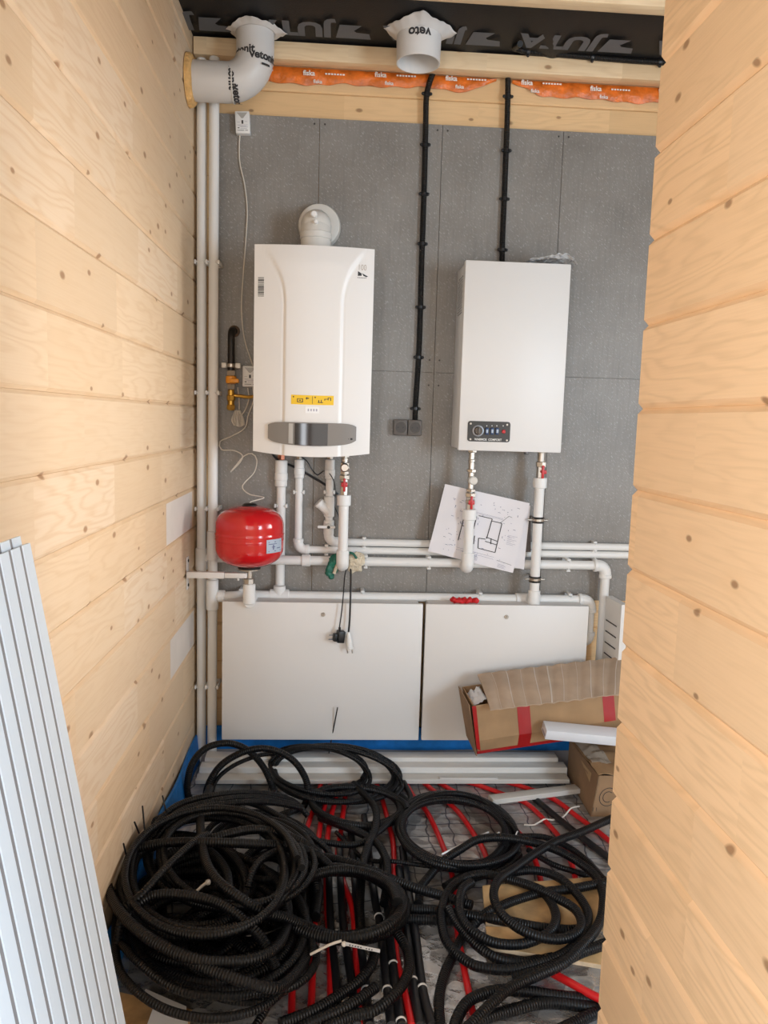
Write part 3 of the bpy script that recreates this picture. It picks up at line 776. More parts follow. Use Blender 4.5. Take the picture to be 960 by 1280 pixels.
# ================================================================ BOXES ON THE WALL
def gas_detector(px0, py0, px1, py1, label, Y=-.03, tilt=0.0):
    a = at(px0, py0, Y); b = at(px1, py1, Y); c = (a+b)/2; w = b.x-a.x; hgt = a.z-b.z
    t = thing('gas_detector', label, 'gas detector', (c.x, 0, c.z), 'white wall detectors')
    R = Matrix.Translation(V(c.x, 0, c.z)) @ Matrix.Rotation(tilt, 4, 'Y')
    MB().box((-w/2, Y, -hgt/2), (w/2, -.0005, hgt/2), .004, R).build('housing', M['cream_pipe'] if False else M['white_plastic'], t)
    q = lambda x, z: R @ V(x*w, Y-.0006, z*hgt)
    m = MB(); m.add([q(-.36, .42), q(.36, .42), q(.06, .17), q(-.06, .17)], [(0, 1, 2, 3)]); m.build('speaker_mark', M['grey_light'], t, smooth=False)
    m = MB(); m.add([q(-.06, .08), q(.06, .08), q(.06, -.08), q(-.06, -.08)], [(0, 1, 2, 3)])
    for zz_, x0, x1, hh in ((-.36, -.36, .10, .022), (-.36, .17, .36, .022), (-.24, -.34, -.22, .04)): m.add([q(x0, zz_), q(x1, zz_), q(x1, zz_-hh), q(x0, zz_-hh)], [(0, 1, 2, 3)])
    m.build('printed_mark', M['ink'], t, smooth=False)
    m = MB()
    for zz_, x0, x1 in ((-.12, -.36, .36), (-.17, -.30, .25), (-.21, -.15, .36), (.03, .16, .34), (.0, -.36, -.18), (-.28, -.15, .30)): m.add([q(x0, zz_), q(x1, zz_), q(x1, zz_-.016), q(x0, zz_-.016)], [(0, 1, 2, 3)])
    m.build('printed_line', M['ink_pale'], t, smooth=False)
    return t, c
t, c = gas_detector(294, 138, 312, 167, 'white gas detector box high on the wall below the wooden boards', tilt=-.05)
def wire(name, pix, r, mt, label, cat, group=None):
    P = [at(*q) for q in pix]; o = MB().tube(spline(P, .01), r, 8).build(name, mt, base=P[0]); return tag(o, label, cat, group)
wire('white_wire', [(300, 167, -.012), (299, 185, -.006), (300, 205, -.006), (306, 232, -.007), (309, 262, -.006), (308, 290, -.007), (304, 345, -.006), (302, 385, -.006), (305, 420, -.007), (312, 445, -.010), (318, 462, -.012)], .0022, M['wire_white'], 'white wire hanging from the high gas detector down beside the gas boiler', 'wire', 'white wires')
t, c = gas_detector(303, 457, 322, 484, 'white gas detector box half hidden behind the left edge of the gas boiler', Y=-.032)
wire('white_wire', [(316, 484, -.015), (317, 500, -.02), (310, 520, -.02), (306, 535, -.02), (290, 545, -.025), (275, 552, -.03), (277, 562, -.03), (292, 563, -.03), (303, 569, -.03), (300, 578, -.03), (288, 590, -.03), (293, 584, -.03), (305, 570, -.03), (315, 567, -.03), (321, 575, -.03), (318, 590, -.04), (306, 603, -.06), (303, 610, -.08), (312, 618, -.10), (330, 622, -.11), (314, 627, -.15), (312, 630, -.168)], .0021, M['wire_white'], 'thin white wire looping down from the lower detector to the red vessel', 'wire', 'white wires')
wire('white_wire', [(297, 484, -.02), (299, 500, -.02), (299, 512, -.02)], .0021, M['wire_white'], 'short white wire hanging to the tied bundle by the gas valve', 'wire', 'white wires')
wire('white_wire', [(310, 485, -.02), (311, 500, -.02), (305, 515, -.02), (300, 520, -.02)], .0021, M['wire_white'], 'white wire curving from the lower detector to the tied bundle', 'wire', 'white wires')
# tied bundle of spare white wire
mb = MB(); rg = random.Random(2)
for i in range(16):
    f = (i/15-.5); a = at(297+f*6, 513, -.02); b = at(299+f*13, 534-abs(f)*5, -.022-.01*math.cos(i)); c_ = at(297+f*15, 524, -.024-.008*math.sin(i*2))
    mb.tube(spline([a, c_, b], .006), .0018, 6)
tag(mb.build('wire_bundle', M['wire_white'], base=at(298, 520, -.02)), 'tied bundle of spare white wire below the brass gas valve', 'wire')
# double socket
c0 = at(492, 524, -.03); c1 = at(527, 545, -.03)
t = thing('double_socket', 'brown grey double socket on the wall between the two boilers', 'socket', ((c0.x+c1.x)/2, 0, (c0.z+c1.z)/2))
wS = (c1.x-c0.x)/2; zm = (c0.z+c1.z)/2; hS = (c0.z-c1.z)/2
for i in range(2):
    xx = c0.x+i*wS; MB().box((xx+.0006, -.034, zm-hS), (xx+wS-.0006, -.0005, zm+hS), .005).build('socket_frame', M['grey_socket'], t)
    cx = xx+wS/2
    m = MB(); m.lathe((cx, -.034, zm), -EY, [(.022, -.001), (.0225, .002), (.020, .002), (.0185, -.0005), (.0185, -.001)], 32); m.build('socket_ring', M['grey_socket'], t)
    m = MB(); m.rod((cx, -.034, zm), (cx, -.0344, zm), .018, 28, .0001); sk = m.build('socket_face', M['dark_socket'], t)
    m = MB()
    for s in (-1, 1): m.cyl((cx+s*.0092, -.0344, zm), (cx+s*.0092, -.0348, zm), .0028, sides=10)
    m.build('socket_hole', M['black_plastic'], sk)

# ================================================================ GAS PIPE WITH VALVE
Yg = -.05
g = lambda px, py: at(px, py, Yg)
xg = g(289, 450).x
t = thing('gas_pipe', 'black gas pipe with orange valve and brass hose left of the gas boiler', 'gas pipe', (xg, Yg, g(289, 510).z))
zt = g(289, 412).z
MB().tube([V(xg+.004, .012, zt), V(xg+.004, -.018, zt)]+[V(xg, -.018-.032*math.sin(a), zt-.032+.032*math.cos(a)) for a in [i*PI/2/8 for i in range(9)]]+[V(xg, Yg, g(289, 466).z)], .0125, 16).build('steel_pipe', M['black_steel'], t)
MB().lathe((xg+.004, -.0005, zt), -EY, [(.020, 0), (.020, .006), (.0135, .008)], 24).build('wall_sleeve', mat('rusty_sleeve', (.09, .05, .025), .7), t)
zc_ = g(289, 457).z
m = MB(); m.rod((xg, Yg, zc_-.007), (xg, Yg, zc_+.007), .0155, 20); m.build('pipe_clamp', M['chrome'], t)
m = MB()
for s in (-1, 1): m.box((xg+s*.024-.009, Yg-.010, zc_-.009), (xg+s*.024+.009, Yg+.010, zc_+.009), .003); m.cyl((xg+s*.024, Yg, zc_), (xg+s*.024, -.0005, zc_), .004, sides=8)
m.build('clamp_ear', M['cream_pipe'], t)
for pa, pb, rn in ((463, 470, .0155), (480, 487, .0140)): MB().rod((xg, Yg, g(289, pa).z), (xg, Yg, g(289, pb).z), rn, 6).build('nut', M['chrome'], t, angle=25)
m = MB(); zo = g(289, 475).z; m.rod((xg, Yg, zo+.014), (xg, Yg, zo-.012), .0185, 16, .003); m.box((xg, Yg-.03, zo-.011), (xg+.030, Yg-.008, zo+.004), .004); m.build('valve_handle', M['orange_valve'], t)
m = MB(); m.rod((xg, Yg, g(289, 487).z), (xg, Yg, g(289, 513).z), .0115, 16); m.rod((xg, Yg, g(289, 494).z), (xg, Yg, g(289, 501).z), .015, 8); m.rod((xg, Yg, g(289, 506).z), (xg, Yg, g(289, 512).z), .0155, 6)
zh = g(300, 495).z
m.tube(spline([V(xg, Yg, zh+.002), V(xg+.03, Yg, zh), V(xg+.065, Yg-.01, zh-.003), V(xg+.10, Yg-.03, zh+.004)], .006), .006, 12); m.build('brass_fitting', M['brass'], t, angle=30)
# ================================================================ GAS BOILER
Yf = -.285
a = at(318, 305, Yf); b = at(462.5, 567, Yf); bx0, bx1 = a.x, at(468.5, 312, Yf).x; bz1 = (a.z+at(469, 311, Yf).z)/2; bz0 = (at(318, 562, Yf).z+at(461, 569, Yf).z)/2
bw = bx1-bx0; bh = bz1-bz0; bxc = (bx0+bx1)/2
t = thing('gas_boiler', 'white gas boiler with curved front, grey console and yellow sticker on the grey wall', 'boiler', (bxc, -.02, bz0))
def crease(v):               # half width of the raised middle field at height v (0 bottom, 1 top)
    w = .247
    if v > .72: w += .21*((v-.72)/.28)**2.2
    return w
def front(u, v, off=0.0):    # u -.5..+.5, v 0..1
    d = .020*(1-(2*u)**2)
    cw = crease(v); fade = max(0.0, min(1.0, (1.0-v)/.08))
    e = abs(u)-cw
    st = 1/(1+math.exp(max(-40, min(40, e/.006))))
    d += (.007*st - .004*math.exp(-(e/.012)**2))*fade
    z = bz0 + v*bh - .014*(1-(2*u)**2)*(1-v)**3
    return Vector((bxc+u*bw, Yf+.006-d-off, z))
us = sorted(set([i/40-.5 for i in range(41)]+[s*(.25+k*.0035) for s in (-1, 1) for k in range(-8, 9)]))
us = [round(q, 5) for q in us]; nv = 60; nu = len(us)-1
NP = 110
def fu(i): return -.5+i
m = MB(); m.slab(lambda u, v: front(u-.5, v), 180, nv, (0, .022, 0)); fp = m.build('front_panel', M['white_metal'], t, angle=60)
MB().box((bx0+.002, Yf+.026, bz0+.012), (bx1-.002, -.012, bz1-.001), .004).build('casing', M['white_metal'], t)
MB().box((bx0+.02, Yf+.04, bz0+.004), (bx1-.02, -.014, bz0+.014), .002).build('underside_plate', M['steel_grey'], t)
MB().box((bx0+.03, -.013, bz0+.05), (bx1-.03, -.0006, bz1-.05), .001).build('mounting_plate', M['steel_grey'], t)
def uv_of(px, py):           # photo point -> (u, v) on the front
    p = at(px, py, Yf-.018); return (p.x-bxc)/bw, (p.z-bz0)/bh
# console band
u0, vt = uv_of(335, 526); u1, vb_ = uv_of(445, 553)
def con(u, v, off=.011):
    uu = u0+(u1-u0)*u; k = (2*u-1)**2
    vv = (vb_+vt)/2+(vt-vb_)*(v-.5)*(1-.30*k**5) + .016*(1-k)*(v-.5) + .002
    p = front(uu, vv); base = -.020*(1-(2*uu)**2)-.007
    return Vector((p.x, Yf+.006+base-off+.004*k, p.z))
m = MB(); m.slab(lambda u, v: con(u, v, .009), 40, 8, (0, .014, 0)); cs = m.build('console_panel', M['grey_panel'], t)
m = MB(); m.slab(lambda u, v: con(.305+u*.37, .03+v*.93, .0115), 20, 8, (0, .003, 0)); m.build('display_window', M['glass_dark'], cs)
m = MB(); m.slab(lambda u, v: con(.235+u*.05, .06+v*.88, .012), 6, 8, (0, .004, 0)); m.build('console_trim', M['grey_light'], cs)
mb = MB(); cc = con(.92, .25, .0095)

for q in range(5): mb.add([cc+EX*(-.028+q*.0058+a)+EZ*b for a, b in ((0, -.0012), (.0042, -.0012), (.0042, .0012), (0, .0012))], [(0, 1, 2, 3)])
mb.add([cc+EX*(.004+a)+EZ*b for a, b in ((0, -.003), (.007, -.003), (.007, .003), (0, .003))], [(0, 1, 2, 3)]); mb.build('printed_lettering', M['ink'], cs, smooth=False)
# sticker
def patch(px0, py0, px1, py1, off, name, mt, par, nu=10, nv=3):
    ua, va = uv_of(px0, py0); ub, vb2 = uv_of(px1, py1)
    def f(u, v):
        p = front(ua+(ub-ua)*u, vb2+(va-vb2)*v); return Vector((p.x, p.y-off, p.z))
    return MB().slab(f, nu, nv, (0, .0008, 0)).build(name, mt, par), lambda u, v: f(u, v)-EY*.0004
st, sf = patch(364, 491.5, 417, 504.5, .0010, 'yellow_sticker', M['yellow'], fp)
mb = MB()
def rect(fn, a, b, c, d): mb.add([fn(a, b), fn(c, b), fn(c, d), fn(a, d)], [(0, 1, 2, 3)])
for a_, b_, c_, d_ in ((.14, .22, .28, .30), (.14, .30, .16, .62), (.26, .30, .28, .62), (.14, .58, .28, .64), (.19, .38, .23, .50), (.34, .62, .42, .72), (.36, .55, .38, .80), (.04, .72, .07, .86), (.495, .1, .505, .9), (.55, .72, .58, .86), (.63, .22, .75, .30), (.64, .30, .66, .52), (.70, .30, .72, .55), (.78, .48, .80, .66), (.78, .60, .86, .66), (.86, .52, .88, .80), (.88, .74, .93, .80), (.92, .45, .94, .75)): rect(sf, a_, b_, c_, d_)
mb.build('sticker_drawing', M['ink'], st, smooth=False)
lab, lf = patch(382, 506, 399, 514, .0012, 'small_label', mat('pearl_label', (.86, .85, .84), .25), fp)
mb = MB()
for q in (.16, .36, .56, .76): rect(lf, q, .3, q+.10, .7)
mb.build('label_print', M['ink_pale'], lab, smooth=False)
bar, bf = patch(321, 344.5, 330, 370, .0010, 'barcode_label', M['white_ink'], fp, 3, 8)
mb = MB(); rg = random.Random(1); q = .02
while q < .97:
    w_ = rg.choice((.02, .035, .05)); rect(bf, .08, q, .92, min(q+w_, .98)); q += w_+rg.choice((.015, .02, .03))
mb.build('label_print', M['ink'], bar, smooth=False)
cc = at(453.5, 334, Yf-.006); pf = lambda x, z: V(cc.x+x, front((cc.x+x-bxc)/bw, (cc.z+z-bz0)/bh).y-.0007, cc.z+z)
mb = MB(); text_on(mb, '100', .024, lambda x, y: pf(x*.8, y*1.1), -.0004); mb.build('printed_lettering', mat('brown_ink', (.33, .24, .16), .6), fp, smooth=False)
mb = MB(); mb.add([pf(-.015, -.012), pf(-.003, -.019), pf(-.003, -.026), pf(-.015, -.027)], [(0, 1, 2, 3)]); mb.add([pf(-.002, -.018), pf(.018, -.027), pf(.012, -.029), pf(.003, -.026)], [(0, 1, 2, 3)])
for q in range(6): mb.add([pf(-.016+q*.005, -.031), pf(-.0125+q*.005, -.0315), pf(-.0125+q*.005, -.0335), pf(-.016+q*.005, -.033)], [(0, 1, 2, 3)])
mb.build('printed_mark', M['ink'], fp, smooth=False)
# flue elbow
Yl = -.135; xf = at(395, 290, Yl).x; ztop = at(395, 258, Yl).z; RF = .050
t = thing('flue_elbow', 'white round flue elbow standing on top of the gas boiler', 'flue', (xf, Yl, bz1))
zc_ = ztop-RF+.002
p = [V(xf, Yl, bz1), V(xf, Yl, zc_-.05)]+[V(xf, Yl+.055-.055*math.cos(a), zc_-.055+.055*math.sin(a)) for a in [i*PI/2/10 for i in range(11)]]+[V(xf, .004, zc_)]
m = MB(); m.tube(p, RF, 32); m.sphere((xf, Yl+.012, zc_-.012), RF*1.03, n=14); m.build('elbow_pipe', M['cream_pipe'], t)
zj = at(395, 287, Yl-RF).z
MB().rod((xf, Yl, bz1+.0005), (xf, Yl, bz1+.022), RF+.004, 32).build('pipe_collar', M['grey_light'], t)
MB().rod((xf, Yl, zj-.022), (xf, Yl, zj), RF+.003, 32, .002).build('pipe_socket', M['cream_pipe'], t)
m = MB(); cd_ = at(399, 280.5, -.05); m.lathe((cd_.x, -.0008, cd_.z), -EY, [(.074, 0), (.074, .03), (.070, .042), (.055, .046)], 40); m.build('wall_rosette', M['cream_pipe'], t)
pp = at(392.5, 268, Yl-RF*.9); m = MB(); m.rod((pp.x, Yl-RF*.75, pp.z), (pp.x, Yl-RF-.008, pp.z), .0105, 16, .003); q = at(395, 277.5, Yl-RF*.9); m.rod((q.x, Yl-RF*.8, q.z), (q.x, Yl-RF-.004, q.z), .007, 16, .002); m.build('test_port', M['white_plastic'], t)

# ================================================================ ELECTRIC BOILER
Ye = -.19
a = at(583, 324, Ye); ex0 = (a.x+at(572, 562, Ye).x)/2; ex1 = (at(715.5, 331, Ye).x+at(700, 567, Ye).x)/2
ez1 = (a.z+at(715.5, 331, Ye).z)/2; ez0 = (at(573, 562, Ye).z+at(700, 567, Ye).z)/2
t = thing('electric_boiler', 'white rectangular electric boiler with black control plate on the grey wall', 'boiler', ((ex0+ex1)/2, -.02, ez0))
MB().box((ex0+.003, Ye+.012, ez0+.006), (ex1-.003, -.0006, ez1-.004), .002).build('casing', M['white_metal'], t)
fp = MB().box((ex0, Ye, ez0), (ex1, Ye+.034, ez1), .0035).build('front_cover', M['white_metal'], t)
m = MB(); zt = at(577, 347, -.1).z; zb = at(577, 392, -.1).z; n = 15
for i in range(n):
    for k in range(4):
        y = -.125+k*.024 + (.012 if i % 2 else 0); z = zt+(zb-zt)*i/(n-1)
        m.box((ex0+.0022, y-.0048, z-.0019), (ex0+.004, y+.0048, z+.0019))
m.build('vent_slots', M['ink'], t, smooth=False)
a = at(585, 526, Ye-.002); b = at(637, 553, Ye-.002); cx, cz = (a.x+b.x)/2, (a.z+b.z)/2; hw, hh = (b.x-a.x)/2, (a.z-b.z)/2
def rrect(cx, cz, hw, hh, r, y, n=6):
    out = []
    for sx, sz, a0 in ((1, 1, 0), (-1, 1, PI/2), (-1, -1, PI), (1, -1, 1.5*PI)):
        for i in range(n+1):
            q = a0+PI/2*i/n; out.append(V(cx+sx*(hw-r)+r*math.cos(q), y, cz+sz*(hh-r)+r*math.sin(q)))
    return out
cp = MB().prism(rrect(cx, cz, hw, hh, .009, Ye-.0025), (0, .0025, 0)).build('control_plate', M['control'], t, smooth=False)
L = lambda px, py, o=.003: at(px, py, Ye-o)
m = MB(); k = L(597.5, 538.5); m.lathe((k.x, Ye-.0025, k.z), -EY, [(.0195, 0), (.0195, .002), (.0175, .0025)], 32); kb = m.build('dial_ring', M['steel_grey'], cp)
m = MB(); m.lathe((k.x, Ye-.004, k.z), -EY, [(.0145, 0), (.0135, .014), (.012, .016)], 28); m.box((k.x-.003, Ye-.024, k.z-.013), (k.x+.003, Ye-.019, k.z+.013), .001); m.build('dial_knob', mat('dial_brown', (.09, .07, .055), .3), cp)
for px in (608.5, 615, 621.3):
    k = L(px, 539); m = MB(); m.box((k.x-.0055, Ye-.0085, k.z-.0115), (k.x+.0055, Ye-.002, k.z+.0115), .0015); s = m.build('rocker_switch', M['blue_switch'], cp)
    m = MB(); m.box((k.x-.003, Ye-.0092, k.z-.006), (k.x+.003, Ye-.0084, k.z+.006), .0003); m.build('switch_mark', M['label_silver'], s)
k = L(629.5, 539.5); m = MB(); m.rod((k.x, Ye-.002, k.z), (k.x, Ye-.007, k.z), .0065, 18); m.build('indicator_lamp', M['red_knob'], cp)
m = MB()
for px, py in ((588.5, 529.5), (634, 531), (588, 549), (633.5, 550.5)):
    k = L(px, py); m.rod((k.x, Ye-.002, k.z), (k.x, Ye-.0038, k.z), .0036, 12, .0006)
m.build('screw', M['chrome'], cp)
mb = MB(); k = L(610, 549.5); text_on(mb, 'WARMOS  COMFORT', .0105, lambda x, y: V(k.x+x*.92, Ye-.0031, k.z+y), .00025)
for px in (608.5, 615, 621, 629):
    q = L(px, 532.3); mb.add([V(q.x+a, Ye-.0031, q.z+b) for a, b in ((-.0013, -.0018), (.0013, -.0018), (.0013, .0018), (-.0013, .0018))], [(0, 1, 2, 3)])
mb.build('printed_lettering', M['white_ink'], cp, smooth=False)
k = at(658, 568, -.06); MB().rod((k.x, -.06, ez0+.008), (k.x, -.06, ez0-.012), .009, 14).build('cable_gland', M['steel_grey'], t)
# crumpled film on top
rg = random.Random(6)
x0, x1 = at(655, 325, -.1).x, ex1+.022
def film_top(u, v):
    x = x0+u*(x1-x0); y = -.195+v*.15
    z = ez1+.004+(.030*abs(noise.noise(Vector((x*14, y*11, 3))))+.016*abs(noise.noise(Vector((x*45, y*40, 1))))+.010)*min(1, .3+u*2)*min(1, .4+(1-v))
    if u > .93: z -= (u-.93)*.30
    return V(x, y+.008*math.sin(x*40), z)
tag(MB().slab(film_top, 44, 16, (0, 0, .0012)).build('plastic_film', M['clear_film'], angle=20), 'crumpled clear plastic film lying on top of the electric boiler', 'plastic film')

# ================================================================ RED EXPANSION VESSEL
Yv = -.168
c = at(312, 671, Yv); xv_ = c.x; z1 = at(312, 632, Yv-.0).z; z0 = at(312, 708, Yv).z; RV_ = (at(355.5, 671, Yv).x-at(269, 671, Yv).x)/2*.985
t = thing('expansion_vessel', 'round red expansion vessel on a white bracket in the left corner', 'vessel', (xv_, Yv, z0))
Hh = z1-z0; prof = []
def rv(f):  # f 0..1 from bottom
    e = abs(2*f-1)
    return RV_*(1-max(0, (e-.28)/.72)**2.6)**.42 if e < 1 else 0
for i in range(61):
    f = i/60; r = rv(f)
    r += .0022*math.exp(-((f-.545)/.012)**2)+.0022*math.exp(-((f-.46)/.010)**2)+.0014*math.exp(-((f-.505)/.01)**2)
    prof.append((max(r, .03 if f in (0, 1) else r), f*Hh))
MB().lathe((xv_, Yv, z0), EZ, prof, 64).build('tank', M['red_paint'], t, angle=75)
MB().lathe((xv_, Yv, z1-.003), EZ, [(.026, 0), (.026, .005), (.020, .010), (.012, .012)], 28).build('air_valve_cap', M['black_plastic'], t)
m = MB(); m.lathe((xv_, Yv, z0-.008), EZ, [(.024, 0), (.040, .003), (.040, .008), (.034, .014)], 32); m.build('flange', M['black_steel'], t)
m = MB(); m.rod((xv_, Yv, z0-.011), (xv_, Yv, z0-.006), .040, 32, .001); m.build('flange_ring', M['chrome'], t)
# silver label
a0 = math.asin(max(-1, min(1, (at(337, 684, Yv-.08).x-xv_)/RV_)))
mb = MB(); f0, f1 = (at(346, 692, Yv-.09).z-z0)/Hh, (at(346, 675, Yv-.09).z-z0)/Hh
def labf(u, v, o=.0012):
    f = f0+(f1-f0)*v; an = .60+u*.62; r = rv(f)+o+.0015
    return V(xv_+r*math.sin(an), Yv-r*math.cos(an), z0+f*Hh)
lb = mb.grid(lambda u, v: labf(u, v), 12, 6).build('rating_label', M['label_silver'], t)
mb = MB()
for a_, b_, c_, d_ in ((.1, .78, .9, .84), (.1, .64, .6, .69), (.35, .25, .42, .6), (.28, .42, .5, .47), (.6, .3, .85, .36), (.1, .12, .9, .17)):
    mb.add([labf(x, y, .0016) for x, y in ((a_, b_), ((a_+c_)/2, b_), (c_, b_), (c_, d_), ((a_+c_)/2, d_), (a_, d_))], [(0, 1, 4, 5), (1, 2, 3, 4)])
mb.build('label_print', M['ink_blue'], lb, smooth=False)
# valve and connection below
zb = at(311, 718, Yv).z
t2 = thing('vessel_valve', 'white and nickel shut-off fitting under the red vessel', 'valve', (xv_, Yv, zL))
MB().rod((xv_, Yv, z0-.0115), (xv_, Yv, at(311, 724, Yv).z), .0130, 18).build('connector', M['chrome'], t2)
MB().rod((xv_, Yv, at(311, 722, Yv).z), (xv_, Yv, at(311, 730, Yv).z), .021, 8, .003).build('union_nut', M['chrome'], t2, angle=25)
m = MB(); m.rod((xv_, Yv, at(311, 729, Yv).z), (xv_, Yv, at(311, 755, Yv).z), .0215, 20, .005); m.rod((xv_, Yv, zL), (xv_, YL-.012, zL), .019, 18); m.build('elbow_fitting', WP, t2)
# wall bracket
t = thing('wall_bracket', 'white steel bracket on the left wooden wall carrying the red vessel', 'bracket', (.0, Yv, zb))
m = MB(); m.box((.0012, Yv-.016, zb-.055), (.0045, Yv+.016, zb+.058), .001); m.build('bracket_plate', M['white_metal'], t)
m = MB()
for z in (zb+.045, zb-.04): m.rod((.0045, Yv, z), (.0075, Yv, z), .006, 8)
m.build('screw', M['black_steel'], t)
m = MB(); m.box((.0045, Yv-.035, zb-.010), (xv_*.62, Yv-.014, zb+.012), .003); m.box((xv_*.62, Yv-.033, zb-.008), (xv_-.005, Yv-.014, zb+.010), .003); m.rod((xv_-.035, Yv-.024, zb-.018), (xv_-.035, Yv-.024, zb-.008), .004, 8)
m.build('bracket_arm', M['white_metal'], t)

# ================================================================ DRAWING ON PAPER, tucked behind the pipes
def quad_sheet(cs, Y, bulge, seed):
    P = [at(px, py, Y) for px, py in cs]          # tl, tr, br, bl
    def f(u, v, o=0.0):
        p = P[0]*(1-u)*(1-v)+P[1]*u*(1-v)+P[2]*u*v+P[3]*(1-u)*v
        d = bulge*(math.sin(PI*u)*.6+.5*u*u*v) + .0025*math.sin(u*7+v*3+seed)
        return Vector((p.x, p.y-d-o, p.z))
    return f
sh = quad_sheet([(600, 616), (663, 632), (655, 712), (600, 700)], -.0765, .002, 2)
o = MB().slab(sh, 20, 20, (0, .0006, 0)).build('paper_sheet', M['paper'], angle=60, base=at(630, 665, -.075)); tag(o, 'second paper sheet showing behind the right edge of the floor plan', 'paper')
fo = MB().slab(lambda u, v: at(632, 640, -.0745)*(1-u)*(1-v)+at(663.5, 645, -.0745)*u*(1-v)+at(663.5, 690, -.0745)*u*v+at(632, 690, -.0745)*(1-u)*v, 2, 2, (0, .0008, 0)).build('dark_folder', M['folder'], smooth=False)
tag(fo, 'dark folder edge sticking out behind the right side of the floor plan', 'folder')
pf = quad_sheet([(556.5, 605), (662, 629), (641, 716), (535, 689)], -.0800, .006, 0)
pl = MB().slab(pf, 40, 40, (0, .0006, 0)).build('floor_plan', M['paper'], angle=60, base=at(600, 665, -.08)); tag(pl, 'large white paper floor plan drawing tucked behind the white pipes below the electric boiler', 'paper')
def seg(mb, a, b, w=.0016, o=.0012):
    n = 6; a = Vector((*a, 0)); b = Vector((*b, 0)); d = (b-a); nrm = Vector((-d.y, d.x, 0)).normalized()*w*4
    vs = []
    for i in range(n+1):
        q = a+d*i/n
        for s in (-1, 1): p = q+nrm*s; vs.append(pf(p.x, p.y, o))
    mb.add(vs, [(2*i, 2*i+2, 2*i+3, 2*i+1) for i in range(n)])
mb = MB()
W_ = [((.30, .38), (.44, .35)), ((.44, .35), (.44, .53)), ((.30, .52), (.43, .53)), ((.46, .33), (.62, .33)), ((.62, .33), (.61, .62)), ((.62, .36), (.74, .36)), ((.74, .36), (.74, .78)), ((.74, .78), (.54, .78)), ((.54, .78), (.52, .64)), ((.52, .64), (.60, .63)), ((.60, .60), (.74, .62)), ((.60, .66), (.74, .67)), ((.47, .62), (.48, .74)), ((.66, .60), (.67, .68)), ((.30, .38), (.30, .74))]
for a, b in W_: seg(mb, a, b, .0013)
for a, b in (((.72, .36), (.80, .24)), ((.80, .24), (.84, .25)), ((.78, .88), (.96, .90))): seg(mb, a, b, .0005)
mb.build('plan_walls', M['ink'], pl, smooth=False)
mb = MB(); rg = random.Random(9)
for i in range(95):
    x, y = rg.uniform(.12, .9), rg.uniform(.1, .93)
    if .47 < x < .74 and .38 < y < .76 and i % 3: continue
    l = rg.choice((.008, .015, .03)); seg(mb, (x, y), (x+l, y+.004) if i % 3 else (x+.002, y+l), .0006)
for y in (.30, .285): seg(mb, (.30, y), (.74, y+.01), .0003)
for y in (.84, .87): seg(mb, (.30, y), (.74, y+.01), .0003)
mb.build('plan_dimensions', M['ink_blue'], pl, smooth=False)
mb = MB()
for i in range(8): seg(mb, (.84, .50+i*.018), (.95-.03*(i % 3), .50+i*.018), .0005)
for i in range(5): seg(mb, (.45, .90+i*.012), (.56, .905+i*.012), .0005)
for i in range(4): seg(mb, (.80, .925+i*.015), (.88+.02*(i % 2), .93+i*.015), .0006)
mb.build('plan_notes', M['ink_pale'], pl, smooth=False)

# ================================================================ GLOVES AND HANGING PLUGS
def glove(name, label, pts, palm, mt, cuff_mt, seed, loc):
    rg = random.Random(seed); t = thing(name, label, 'glove', loc, 'work gloves on the pipe')
    m = MB()
    c, (sx, sy, sz) = palm
    m.sphere(c, 1, sx, sy, sz, 14)
    for path, r in pts: m.tube(spline(path, .005), [r]*(len(spline(path, .005))-1)+[r*.35], 12)
    o = m.build('glove_body', mt, t)
    rm = o.modifiers.new('r', 'REMESH'); rm.mode = 'VOXEL'; rm.voxel_size = .0028; rm.use_smooth_shade = True
    tx = bpy.data.textures.new('crumple', 'CLOUDS'); tx.noise_scale = .018
    dm = o.modifiers.new('d', 'DISPLACE'); dm.texture = tx; dm.strength = .009; dm.mid_level = .5; dm.texture_coords = 'LOCAL'
    return t
g = lambda px, py, Y=-.10: at(px, py, Y)
tg = glove('work_glove', 'dark green rubber side of a work glove hanging left of the pipe end', [([g(417, 697), g(412, 708), g(409, 720)], .011), ([g(419, 697), g(416, 710), g(413, 724)], .010), ([g(422, 698), g(420, 708), g(418, 716)], .009), ([g(424, 694), g(417, 695), g(412, 701)], .008)], (g(419, 699), (.018, .016, .022)), M['glove_green'], None, 1, g(416, 705))
m = MB(); m.tube(spline([g(424, 699, -.106), g(421, 707, -.11), g(417.5, 717, -.112)], .005), [.0075]*3+[.006]*20 if False else .006, 10); m.build('knit_edge', M['glove_cream'], tg)
tg = glove('work_glove', 'cream knitted work glove crumpled over the pipe right of the pipe end', [([g(440, 694), g(447, 702), g(445, 714)], .015), ([g(442, 694), g(450, 699), g(453, 706)], .0125), ([g(438, 698), g(440, 708), g(439, 716)], .013), ([g(444, 692), g(450, 694), g(455, 700)], .010), ([g(446, 706), g(450, 712), g(452, 713)], .006)], (g(443, 701), (.026, .020, .030)), M['glove_cream'], None, 2, g(445, 703))
m = MB(); m.tube(spline([g(436, 691, -.112), g(441, 692, -.122), g(446, 698, -.124)], .005), .0045, 10); m.build('rubber_edge', M['glove_green'], tg)
